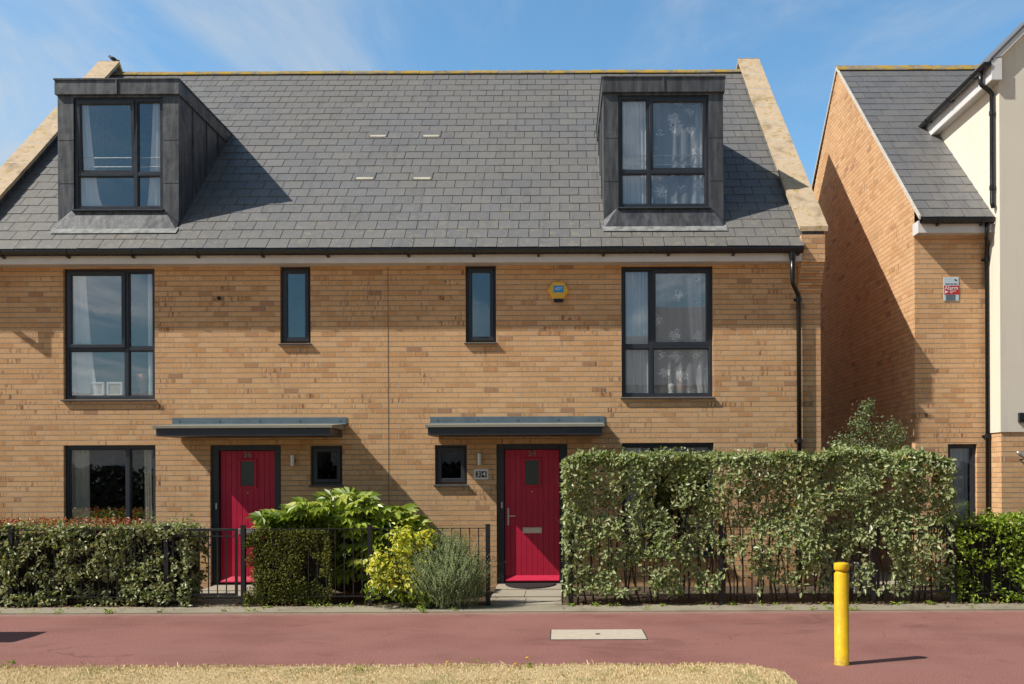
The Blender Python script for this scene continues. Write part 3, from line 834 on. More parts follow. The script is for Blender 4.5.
HL, GL = build_house('L', 'left brick house with red front door 36 and its lead dormer at the far left')
HR, GR = build_house('R', 'brick house with red front door 34 and a yellow alarm box on the wall')

# small open window frame standing out of the flank wall in the gap
m = MB(); m.box(HX1+.002, HX1+.05, .55, .62, MZ(357,.6), MZ(318,.6))
m.build('flank_window_frame', MAT['frame'], HR)

# ------------------------------------------------------------------ curtains and ornaments
def curtain(name, x0t, x1t, x0b, x1b, z0, z1, Y, mat, label, folds=7, amp=.010, cat='curtain', group='curtains behind the windows'):
    m = MB(); nx, nz = folds*6, 8
    for j in range(nz+1):
        f = j/nz; f2 = f**.6
        a = x0b+(x0t-x0b)*f2; b = x1b+(x1t-x1b)*f2; z = z0+(z1-z0)*f
        for i in range(nx+1):
            u = i/nx
            m.v.append((a+(b-a)*u, Y+amp*math.sin(u*folds*2*PI+f*.6)+amp*.4*math.sin(u*folds*3.3*PI+1.7*f), z))
    for j in range(nz):
        for i in range(nx):
            q = j*(nx+1)+i; m.f.append((q,q+1,q+nx+2,q+nx+1))
    o = m.build(name, mat, None, True); return tag(o, label, cat, group)
def wx(px, Y=.26, py=330): return MX(px, Y, py)
z = GL['Wb']; CYD = .136
curtain('curtain', wx(70), wx(90), wx(70), wx(104), z[2]+.03, z[3]-.03, CYD, MAT['curtain'], 'white curtain hanging at the left of the upper floor window with two picture frames', 4)
curtain('curtain', wx(151.5), wx(156), wx(152), wx(156), z[2]+.03, z[3]-.03, CYD, MAT['curtain'], 'narrow edge of white curtain at the right of the window with two picture frames', 2)
d = GL['Wd']; YD2 = DY+.128
curtain('curtain', MX(76,YD2,150), MX(88,YD2,150), MX(78,YD2,150), MX(104,YD2,150), d[2], d[3], YD2, MAT['curtain'], 'white curtain tied back at the left of the left dormer window', 4)
curtain('curtain', MX(153,YD2,150), MX(163,YD2,150), MX(146,YD2,150), MX(163,YD2,150), d[2], d[3], YD2, MAT['curtain'], 'white curtain at the right edge of the left dormer window', 3)
d = GR['Wd']
curtain('curtain', MX(618,YD2,150), MX(647,YD2,150), MX(618,YD2,150), MX(648,YD2,150), d[2], d[3], YD2, MAT['net'], 'gathered white net curtain in the narrow left light of the right dormer window', 8)
curtain('lace_curtain', MX(649,YD2,150), MX(708,YD2,150), MX(649,YD2,150), MX(708,YD2,150), d[2], d[3], YD2, MAT['lace'], 'flowered lace curtain in the wide right light of the right dormer window', 6, .015)
curtain('curtain', MX(696,YD2+.05,150), MX(708,YD2+.05,150), MX(690,YD2+.05,150), MX(708,YD2+.05,150), d[2], d[3], YD2+.05, MAT['curtain'], 'white side curtain behind the lace at the right of the right dormer window', 3)
z = GR['Wb']
curtain('curtain', wx(621), wx(651), wx(621), wx(651), z[2]+.03, z[3]-.03, CYD, MAT['net'], 'pale net curtain in the narrow left light of the upper window of number 34', 9, .012)
curtain('lace_curtain', wx(652), wx(713), wx(652), wx(713), z[2]+.03, z[3]-.03, CYD, MAT['lace'], 'patterned lace curtain in the wide right light of the upper window of number 34', 6, .014)
curtain('curtain', wx(686), wx(712), wx(697), wx(712), z[2]+.03, z[3]-.03, CYD+.06, MAT['net'], 'pale side curtain behind the lace in the upper window of number 34', 5, .014)
z = GL['Wg']
curtain('curtain', wx(73), wx(93), wx(73), wx(94), z[2]+.03, z[3]-.03, CYD, MAT['curtain_beige'], 'beige curtain at the left of the ground floor window behind the left hedge', 5)
curtain('curtain', wx(147), wx(155), wx(149), wx(156), z[2]+.03, z[3]-.03, CYD, MAT['curtain_beige'], 'beige curtain at the right of the ground floor window behind the left hedge', 3)
z = GR['Wg']
curtain('curtain', wx(624), wx(640), wx(624), wx(640), z[2]+.03, z[3]-.03, CYD, MAT['curtain'], 'white curtain in the ground floor window behind the tall hedge', 4)
for i, (a, b, sd) in enumerate(((88, 104, 'left'), (106.5, 122.5, 'right'))):
    Y = .125; t = thing('picture_frame', ((MX(a,Y,390)+MX(b,Y,390))/2, Y, GL['Wb'][2]+.055), f'{sd} one of two white picture frames standing inside the upper window', 'picture frame', 'white picture frames on the windowsill')
    x0, x1, z0, z1 = MX(a,Y,390), MX(b,Y,390), GL['Wb'][2]+.055, MZ(382,Y,100)
    m = MB(); ring(m, x0, x1, z0, z1, .03, Y, Y+.02); m.build('frame', MAT['white'], t)
    m = MB(); m.box(x0+.028, x1-.028, Y+.008, Y+.012, z0+.028, z1-.028); m.build('picture', MAT['cover'], t)
Y = .2; xv = MX(143, Y, 385); z0 = GL['Wb'][2]+.05
m = MB(); m.lathe(xv, Y, [(.05,z0),(.055,z0+.05),(.045,z0+.12),(.07,z0+.20),(.11,MZ(374.5,Y,140))], 16)
tag(m.build('vase', MAT['terracotta'], None, True), 'flared brown vase standing inside the upper window right of the picture frames', 'vase')
xv = MX(681, Y, 385); t = thing('dried_flowers', (xv, Y, GR['Wb'][2]+.05), 'orange brown dried stems in a pot behind the upper window of number 34', 'dried flowers')
m = MB(); rr = random.Random(4); z0 = GR['Wb'][2]+.05
for k in range(26):
    a = rr.uniform(0,2*PI); q = rr.uniform(0,.06)
    m.tube([(xv,Y,z0+.05),(xv+q*.5*math.cos(a),Y+.3*q*math.sin(a),z0+.3),(xv+q*math.cos(a),Y+q*.5*math.sin(a),z0+rr.uniform(.35,.56))],[.006,.006,.012],5)
m.build('stems', MAT['brown'], t)
m = MB(); m.lathe(xv, Y, [(.05,z0),(.06,z0+.08),(.07,z0+.16),(.065,z0+.17)], 16); m.build('pot', MAT['terracotta'], t, True)
xv = MX(671, .17, 385)
m = MB(); m.lathe(xv, .17, [(.05,z0),(.055,z0+.02),(.03,z0+.04),(.05,z0+.09),(.055,z0+.14),(.02,z0+.17)], 14)
tag(m.build('ornament', MAT['white'], None, True), 'small white china ornament beside the dried flowers in the upper window', 'ornament')

# ------------------------------------------------------------------ fittings on the wall
for (px, lab) in ((294, 'cylindrical steel wall light right of door 36'), (480, 'cylindrical steel wall light above the number plate left of door 34')):
    x, z0 = M(px, 466 if px < 400 else 465); z1 = MZ(454 if px < 400 else 453)
    t = thing('wall_light', (x, 0, z0), lab, 'wall light', 'wall lights beside the doors')
    m = MB(); m.lathe(x, -.07, [(.028,z0),(.032,z0+.004),(.032,z1-.004),(.028,z1)], 20); m.build('lamp_body', MAT['chrome'], t, False)
    m = MB(); m.box(x-.02, x+.02, -.045, -.001, (z0+z1)/2-.03, (z0+z1)/2+.03); m.build('bracket', MAT['iron'], t)
x0, z0 = M(474, 479.5); x1, z1 = M(488.5, 469)
t = thing('number_plate', ((x0+x1)/2, 0, z0), 'pale house number plate reading 34 with white digits on black tiles', 'number plate')
m = MB(); m.bbox(x0, x1, -.014, -.001, z0, z1, .003); m.build('plate', MAT['fascia'], t)
for k, ch in enumerate('34'):
    xc = x0+(x1-x0)*(.30+.40*k); zc_ = (z0+z1)/2; h = .040
    m = MB(); m.box(xc-h*.92, xc+h*.92, -.017, -.0145, zc_-h*1.15, zc_+h*1.15); tl = m.build('tile', MAT['black'], t)
    text_mesh('digit', ch, MAT['white'], tl, xc, -.019, zc_, .10, .001, 1.0, .002)
# alarm box
xc, zc_ = M(558.5, 291.0); w2 = .146; hh = .118
t = thing('alarm_box', (xc, 0, zc_-.2), 'yellow hexagonal alarm box with a blue ADT badge on the upper wall', 'alarm box')
m = MB(); hx6 = [(-w2,0),(-w2*.5,-hh),(w2*.5,-hh),(w2,0),(w2*.5,hh),(-w2*.5,hh)]
bk = [(xc+p[0]*1.08, -.001, zc_+p[1]*1.08) for p in hx6]; md_ = [(xc+p[0]*1.08, -.05, zc_+p[1]*1.08) for p in hx6]; fr_ = [(xc+p[0]*.92, -.075, zc_+p[1]*.92) for p in hx6]
m.add(bk+md_+fr_, [(i,(i+1)%6,6+(i+1)%6,6+i) for i in range(6)]+[(6+i,6+(i+1)%6,12+(i+1)%6,12+i) for i in range(6)]+[tuple(range(12,18))])
m.build('housing', MAT['alarm_y'], t)
m = MB(); m.bbox(xc-.074, xc+.074, -.080, -.0755, zc_-.034, zc_+.062, .002); bd = m.build('badge', MAT['blue'], t)
text_mesh('lettering', 'ADT', MAT['white'], bd, xc+.001, -.082, zc_+.014, .060, .001, .95, .0012)
m = MB(); m.prism([(xc-.075,zc_-.125),(xc+.075,zc_-.125),(xc+.062,zc_-.172),(xc-.062,zc_-.172)], 'y', -.06, -.005); m.build('strobe', MAT['navy'], t)
# small wall vent on the left house
x, z = M(219.5, 298.5); m = MB(); m.tube([(x,-.03,z),(x,0,z)], .028, 14); m.tube([(x,-.05,z-.01),(x,-.03,z)], .02, 12)
tag(m.build('overflow_pipe', MAT['iron']), 'small dark overflow pipe end on the upper wall left of the narrow window', 'pipe')

# doormat
m = MB(); x0, x1 = MX(505,-.1,584), MX(556,-.1,584); xm = (x0+x1)/2; rr_ = (x1-x0)/2
pts_ = [(xm+rr_*math.cos(PI+PI*k/24), -.035+.56*math.sin(PI+PI*k/24)) for k in range(25)]
m.prism(pts_, 'z', .056, .068); tag(m.build('doormat', MAT['rubber']), 'black half round rubber doormat in front of door 34', 'doormat')

# ------------------------------------------------------------------ right neighbour: brick house and rendered house
NX = 5.345; NY = .42; NEY, NEZ = .16, 5.43; NRY = 4.16
def nroof(Y): return NEZ+(Y-NEY)
NRZ = nroof(NRY); NBY = 2*NRY-NEY
NX1 = 6.43
nb = thing('gabled_house', (7.5, 3, 0), 'brick house with a slate roof and bright gable wall across the gap on the right', 'house')
m = MB()
wz = (MX(948,NY,480), MX(977,NY,480), .35, MZ(444,NY,962))
wall_holes(m, NX, NX1+.3, -.05, 5.35, [wz], NY, .2)
m.poly([(NX,NBY-.4,-.05),(NX,NY,-.05),(NX,NY,nroof(NY)-.02),(NX,NRY,NRZ-.02),(NX,NBY-.4,nroof(NY)-.16)])
m.build('wall', MAT['brick'], nb)
m = MB(); slates(m, NX-.004, 11.5, NEY, NEZ, NRY, random.Random(5), lambda xc,yc,xa,xb: xa > NX1+.3 and False)
nro = m.build('roof', MAT['slate_new'], nb)
m = MB(); m.quad((NX-.03,NEY,NEZ-.008),(11.5,NEY,NEZ-.008),(11.5,NRY,NRZ-.008),(NX-.03,NRY,NRZ-.008)); m.quad((NX-.03,NRY,NRZ-.008),(11.5,NRY,NRZ-.008),(11.5,NBY,NEZ),(NX-.03,NBY,NEZ)); m.build('underlay', MAT['under'], nro)
m = MB(); m.prism([(NEY,NEZ-.03),(NEY,NEZ+.03),(NRY,NRZ+.03),(NBY,NEZ+.03),(NBY,NEZ-.03),(NRY,NRZ-.03)], 'x', NX-.03, NX-.0045); m.build('verge', MAT['mortar'], nro)
m = MB(); x = NX-.03; rng = random.Random(9)
while x < 11.4:
    dz = rng.uniform(-.004,.004)
    m.prism([(NRY-.13,NRZ-.085+dz),(NRY-.12,NRZ-.06+dz),(NRY-.02,NRZ+.045+dz),(NRY+.02,NRZ+.045+dz),(NRY+.12,NRZ-.06+dz)], 'x', x+.002, x+.446); x += .45
m.build('ridge_tiles', MAT['ridge'], nro)
m = MB(); m.box(NX-.0, NX1+.0, NY-.20, NY-.18, NEZ-.21, NEZ-.03); m.box(NX-.02, NX-.001, NY-.2, NY+.02, NEZ-.21, NEZ-.03); m.build('fascia', MAT['white'], nb)
m = MB(); m.box(NX, NX1-.0, NY-.18, NY, NEZ-.208, NEZ-.195); m.build('soffit', MAT['soffit'], nb)
gprof = [(p[0]+(NY-.2)-(-.207), p[1]+NEZ-4.90) for p in [(-.325,4.885),(-.318,4.885),(-.318,4.86),(-.300,4.825),(-.265,4.81),(-.230,4.825),(-.214,4.86),(-.214,4.885),(-.207,4.885),(-.207,4.86),(-.222,4.82),(-.265,4.803),(-.308,4.82),(-.325,4.86)]]
m = MB(); m.prism(gprof, 'x', NX+.0, NX1-.01); ngo = m.build('gutter', MAT['gutter'], nb)
for x in (5.6, 6.25):
    b = MB(); b.prism([(p[0], p[1]) for p in [(NY-.33,NEZ-.01),(NY-.33,NEZ-.05),(NY-.30,NEZ-.11),(NY-.2,NEZ-.12),(NY-.2,NEZ-.09),(NY-.30,NEZ-.08)]], 'x', x-.018, x+.018); b.build('gutter_bracket', MAT['gutter'], ngo)
xp = MX(987.5, NY-.07, 350); xt = MX(987.0, NY-.26, 230)
m = MB(); m.tube([(xt,NY-.26,NEZ-.08),(xt,NY-.26,NEZ-.26),(xp-.01,NY-.09,NEZ-.38),(xp,NY-.07,NEZ-.42),(xp,NY-.07,0.02)], .034, 14); dpo = m.build('downpipe', MAT['gutter'], nb, True)
for z in (4.85, 2.2, .9):
    b = MB(); b.tube([(xp,NY-.07,z-.03),(xp,NY-.07,z+.03)], .042, 14); b.box(xp-.06, xp+.06, NY-.02, NY-.001, z-.012, z+.012); b.build('pipe_bracket', MAT['gutter'], dpo)
window(nb, 'window', wz[0], wz[1], wz[2], wz[3], NY+.055, None, None, None, sill_y=NY-.045)
curtain('curtain', wz[0]+.05, wz[1]-.05, wz[0]+.05, wz[1]-.05, wz[2]+.03, wz[3]-.05, NY+.2, MAT['net'], 'pale green net curtain filling the narrow ground floor window on the right', 7, .012)
m = MB(); m.quad((NX+.02,NY+1.6,0),(NX1,NY+1.6,0),(NX1,NY+1.6,5),(NX+.02,NY+1.6,5)); m.build('interior_wall', MAT['room'], nb)
# alarm sign
x0, z1 = M(943.5, 277.5, NY); x1, z0 = M(958.5, 301, NY)
t = thing('alarm_sign', ((x0+x1)/2, NY, z0), 'small red and white Alarm sign on the brick wall of the right house', 'sign')
m = MB(); m.bbox(x0, x1, NY-.010, NY-.001, z0, z1, .002); m.build('sign_panel', MAT['pale'], t)
h = z1-z0
m = MB(); m.box(x0+.001, x1-.001, NY-.012, NY-.0105, z0+h*.27, z0+h*.65); bd = m.build('red_band', MAT['signred'], t)
text_mesh('lettering', 'Alarm', MAT['white'], bd, (x0+x1)/2, NY-.0135, z0+h*.545, .085, .0006, .98, .001)
m = MB(); m.box(x0+.03, x1-.05, NY-.0118, NY-.0105, z0+h*.02, z0+h*.26); m.poly([(x0+.06,NY-.0121,z0+h*.2),(x0+.09,NY-.0121,z0+h*.05),(x0+.14,NY-.0121,z0+h*.22)]); m.build('sign_picture', MAT['steel_blue'], t)
m = MB()
for (a, b, c, d_) in ((.1,.38,.70,.735),(.42,.62,.70,.735),(.66,.9,.70,.735),(.72,.84,.87,.92),(.78,.90,.84,.87)): m.box(x0+(x1-x0)*a, x0+(x1-x0)*b, NY-.0118, NY-.0105, z0+h*c, z0+h*d_)
m.build('small_marks', MAT['navy'], t)
m = MB()
for (a, b, c, d_) in ((.4,.8,.40,.43),(.42,.58,.33,.36)): m.box(x0+(x1-x0)*a, x0+(x1-x0)*b, NY-.0138, NY-.0125, z0+h*c, z0+h*d_)
m.poly([(x0+.01,NY-.0135,z0+h*.30),(x0+.07,NY-.0135,z0+h*.38),(x0+.015,NY-.0135,z0+h*.46)])
m.build('white_marks', MAT['white'], t)

# rendered house
rh = thing('rendered_house', (8.6, 0, 0), 'cream rendered house over a brick ground floor at the right edge', 'house')
RX = NX1; RW = 5.0; zj = MZ(432, 0, 1005); ez = 7.80
m = MB()
def wingtop(x): return ez+ min(x-RX, RX+RW-x)
m.poly([(RX,0,zj),(RX+RW,0,zj),(RX+RW,0,ez),(RX+RW/2,0,ez+RW/2),(RX,0,ez)])
m.quad((RX,9,zj),(RX,0,zj),(RX,0,ez),(RX,9,ez)); m.quad((RX+RW,0,zj),(RX+RW,9,zj),(RX+RW,9,ez),(RX+RW,0,ez))
m.quad((RX,0,zj),(RX,9,zj),(RX+RW,9,zj),(RX+RW,0,zj))
m.build('rendered_wall', MAT['render'], rh)
m = MB(); m.box(RX+.02, RX+RW-.02, .02, 8.9, -.05, zj-.002); m.build('brick_base', MAT['brick'], rh)
m = MB(); ex = RX-.17; zz = ez+.02; xr = RX+RW/2; zr = zz+(xr-RX)
ez2 = zz-.17
m.prism([(ex,ez2-.012),(ex,ez2+.018),(xr,zr+.018),(RX+RW+.17,ez2+.018),(RX+RW+.17,ez2-.012),(xr,zr-.012)], 'y', -.10, 9.2)
rro = m.build('roof', MAT['slate_new'], rh)
m = MB(); m.prism([(ex+.046,ez2+.02),(xr,zr-.016),(xr,zr-.13),(RX+.0,ez2+.055)], 'y', -.085, -.002)
m.build('bargeboard', MAT['white'], rro)
m = MB(); m.box(ex+.02, ex+.045, -.085, 6, 7.36, ez2-.014); m.box(ex+.046, RX+.0, -.085, -.06, 7.36, ez2+.02); m.build('fascia', MAT['white'], rh)
m = MB(); m.box(ex+.046, RX-.001, -.059, 6, 7.362, 7.375); m.build('soffit', MAT['soffit'], rh)
gx = ex+.02-.065; gz = MZ(63, -.05, 985)-.01
pr = [(gx+.058*math.cos(a_), gz+.058*math.sin(a_)) for a_ in [PI+PI*k/8 for k in range(9)]] + [(gx+.052*math.cos(a_), gz+.052*math.sin(a_)) for a_ in [2*PI-PI*k/8 for k in range(9)]]
m = MB(); m.prism(pr, 'y', -.10, 6)
for y_ in np.arange(.3, 5, .85): m.prism([(gx-.064,gz+.004),(gx-.06,gz-.03),(gx,gz-.066),(gx+.062,gz-.05),(gx+.062,gz-.03),(gx,gz-.058)], 'y', y_, y_+.04)
m.prism([(gx+.058*math.cos(2*PI*k/12), gz+.0+.058*min(0.05,math.sin(2*PI*k/12))) for k in range(12)], 'y', -.105, -.1)
m.build('gutter', MAT['gutter'], rh)
yp = .12; xq = RX-.05
m = MB(); m.tube([(gx,yp,gz-.05),(gx,yp,gz-.20),(gx+.02,yp,gz-.24),(xq-.03,yp,gz-.33),(xq,yp,gz-.37),(xq,yp,5.62),(xq-.0,yp-.03,5.56)], .034, 14); dpo = m.build('downpipe', MAT['gutter'], rh, True)
for z in (6.95, 5.85):
    b = MB(); b.tube([(xq,yp,z-.03),(xq,yp,z+.03)], .042, 14); b.box(xq, RX-.001, yp-.01, yp+.05, z-.012, z+.012); b.build('pipe_bracket', MAT['gutter'], dpo)
# wall vent box and handrail at the picture edge
x, z = M(1021, 417); m = MB(); m.bbox(x-.045, x+.12, -.05, -.001, z-.08, z+.06, .006); m.box(x-.03, x+.10, -.056, -.05, z-.05, z-.02)
tag(m.build('vent_box', MAT['iron']), 'dark box fixed low on the cream render at the right edge', 'vent box')
x, z = M(1016, 452, -.1); t = thing('handrail', (x, -.1, z), 'brushed steel handrail end on the brick base at the right edge', 'handrail')
m = MB(); m.tube([(x,-.12,z),(x+.05,-.12,z-.03),(x+.75,-.12,z-.62)], .028, 14); m.build('rail', MAT['chrome'], t, True)
m = MB(); m.tube([(x+.12,-.12,z-.09),(x+.12,-.02,z-.11),(x+.12,.02,z-.11)], .012, 8); m.build('bracket', MAT['iron'], t)

# ------------------------------------------------------------------ railings and gates
RYN = -1.92
def railing(x0, x1, posts, label, group='black iron railings in front of the gardens', zlow=.13, ztop=.985):
    t = thing('railing', ((x0+x1)/2, RYN, 0), label, 'railing', group)
    m = MB()
    m.box(x0, x1, RYN-.018, RYN+.018, ztop-.010, ztop); m.box(x0, x1, RYN-.018, RYN+.018, zlow, zlow+.012); m.build('rail', MAT['iron'], t)
    m = MB(); x = x0+.06
    while x < x1-.03:
        m.box(x-.006, x+.006, RYN-.006, RYN+.006, zlow+.012, ztop-.008); x += .112
    m.build('bars', MAT['iron'], t)
    for p in posts:
        m = MB(); m.box(p-.027, p+.027, RYN-.027, RYN+.027, 0, 1.02); m.box(p-.030, p+.030, RYN-.030, RYN+.030, 1.021, 1.03); m.build('post', MAT['iron'], t)
    return t
def gate(x0, x1, label, opened=False):
    t = thing('gate', ((x0+x1)/2 if not opened else x0, RYN, 0), label, 'gate', 'black iron garden gates')
    m = MB(); b = MB(); L = x1-x0
    if not opened:
        ring(m, x0, x1, .15, .99, .03, RYN-.015, RYN+.015, .002)
        m.box(x0+.03, x1-.03, RYN-.012, RYN+.012, .885, .90)
        x = x0+.12
        while x < x1-.05: b.box(x-.006, x+.006, RYN-.006, RYN+.006, .16, .97); x += .112
    else:
        y0 = RYN+.04; y1 = y0+L
        m.box(x0-.015, x0+.015, y0, y0+.03, .1, .99); m.box(x0-.015, x0+.015, y1-.03, y1, .1, .99)
        for z_ in (.1, .87, .96): m.box(x0-.013, x0+.013, y0+.031, y1-.031, z_, z_+.03)
        y = y0+.12
        while y < y1-.05: b.box(x0-.006, x0+.006, y-.006, y+.006, .131, .959); y += .112
    m.build('gate_frame', MAT['iron'], t); b.build('bars', MAT['iron'], t)
    return t
rx = lambda px: MX(px, RYN, 570)
railing(-9.2, rx(170)+0, [rx(12)-2.0, rx(11.5), rx(167)], 'black iron railing in front of the low variegated hedge at the left')
gate(rx(172), rx(237.5), 'closed black iron gate in front of door 36')
railing(rx(241), rx(489), [rx(243.5), rx(370), rx(488)], 'black iron railing before the dark clipped hedge and yellow shrub')
gate(rx(564)-.0, rx(564)+.85, 'black iron gate swung open beside the tall hedge at door 34', True)
railing(rx(568), rx(874), [rx(570.5), rx(721), rx(873)], 'black iron railing in front of the tall hedge')
gate(rx(877), rx(949), 'closed black iron gate almost hidden in the right end of the tall hedge')
railing(rx(951), 9.5, [rx(952.5), rx(1110)], 'black iron railing in front of the bright green hedge at the right')

# bollard, cover, added shadow caster
bx = MX(841.5, -5.45, 600); by = -5.45
t = thing('bollard', (bx, by, 0), 'yellow painted steel bollard standing on the red path', 'bollard')
m = MB(); m.lathe(bx, by, [(.068,-.01),(.068,.005),(.0605,.008),(.0605,.780),(.057,.786),(.049,.79),(.049,.808)], 40); m.build('shaft', MAT['yellow'], t, True)
m = MB(); m.lathe(bx, by, [(.049,.808),(.060,.813),(.063,.82),(.063,.862),(.058,.872),(.03,.878)], 40); m.build('cap', MAT['yellow'], t, True)
def gp(px, py): s = (py-CY+ROLL*(px-CX))/CZ; Y = F/s-CD; return MX(px, Y, py), Y
m = MB(); a = gp(552.3,630.2); b = gp(643.2,630.2); c = gp(645.4,639.8); d = gp(550.3,639.8)
x0, x1 = (a[0]+d[0])/2, (b[0]+c[0])/2; y0, y1 = (c[1]+d[1])/2, (a[1]+b[1])/2
t = thing('access_cover', ((x0+x1)/2, (y0+y1)/2, 0), 'pale rectangular access cover set in the red path', 'access cover')
m.box(x0, x1, y0, y1, -.01, .008); m.build('cover', MAT['cover'], t)
m = MB(); q = (x0+x1)/2; yq = (y0+y1)/2; m.box(q-.022, q+.022, yq-.03, yq+.03, .0085, .011); m.build('keyhole', MAT['asphalt'], t)
m = MB(); ring2 = .012
for bxx in ((x0-ring2, x1+ring2, y0-ring2, y0-.001), (x0-ring2, x1+ring2, y1+.001, y1+ring2), (x0-ring2, x0-.001, y0, y1), (x1+.001, x1+ring2, y0, y1)): m.box(*bxx, -.01, .004)
m.build('cover_frame', MAT['asphalt'], t)
t = thing('shadow_caster', (-7.0, -4.15, 0), 'dark green street cabinet added unseen outside the left edge to cast a shadow on the path', 'street cabinet')  # unseen box added to cast the shadow at the path's left end
m = MB(); m.bbox(-7.6, -6.42, -4.55, -4.0, .02, 1.0, .01); m.build('cabinet_body', MAT['green_metal'], t)
m = MB(); m.prism([(-4.58,1.001),(-4.58,1.03),(-4.28,1.06),(-3.97,1.03),(-3.97,1.001)], 'x', -7.63, -6.39); m.build('lid', MAT['green_metal'], t)
m = MB(); m.bbox(-7.55, -7.02, -4.562, -4.551, .08, .96, .004); m.bbox(-7.0, -6.47, -4.562, -4.551, .08, .96, .004); m.build('door_panel', MAT['green_metal'], t)
# white meter box behind the hedge
x = MX(864, -1.1, 580); t = thing('meter_box', (x, -1.1, 0), 'white meter box low behind the tall hedge near its gate', 'meter box')
m = MB(); m.bbox(x-.10, x+.09, -1.15, -.95, .02, .44, .01); m.build('cabinet_body', MAT['white'], t)
m = MB(); m.bbox(x-.08, x+.07, -1.162, -1.151, .08, .40, .004); m.build('door_panel', MAT['white'], t)

# ------------------------------------------------------------------ vegetation
def rot_to(n):
    return Vector(n).normalized().to_track_quat('Z', 'Y')
def leaves(name, pts, nrm, sizes, mat, parent, rng, aspect=.45, fold=.15, tipdroop=.0, spread=.9):
    """leaf-sized folded blades: pts centres, nrm outward directions"""
    N = len(pts); P = np.array(pts); Nn = np.array(nrm, dtype=float)
    rs = np.random.RandomState(rng.randint(0, 10**6))
    Nn = Nn + rs.normal(0, spread, (N,3)); Nn /= np.linalg.norm(Nn, axis=1)[:,None]+1e-9
    T = rs.normal(0, 1, (N,3)); T[:,2] -= .3
    T -= (T*Nn).sum(1)[:,None]*Nn; T /= np.linalg.norm(T, axis=1)[:,None]+1e-9
    B = np.cross(Nn, T); S = np.array(sizes)[:,None]
    W = S*aspect*.5
    v0 = P; v1 = P+T*S*.30+B*W+Nn*S*fold; v2 = P+T*S*.72+B*W*.72+Nn*S*fold*.7; v3 = P+T*S-Nn*S*tipdroop
    v4 = P+T*S*.72-B*W*.72+Nn*S*fold*.7; v5 = P+T*S*.30-B*W+Nn*S*fold
    V = np.stack([v0,v1,v2,v3,v4,v5],1).reshape(-1,3)
    idx = np.arange(N)[:,None]*6
    Fc = np.concatenate([idx+np.array([0,1,2,3]), idx+np.array([0,3,4,5])],0)
    m = MB(); m.v = V.tolist(); m.f = Fc.tolist()
    return m.build(name, mat, parent)

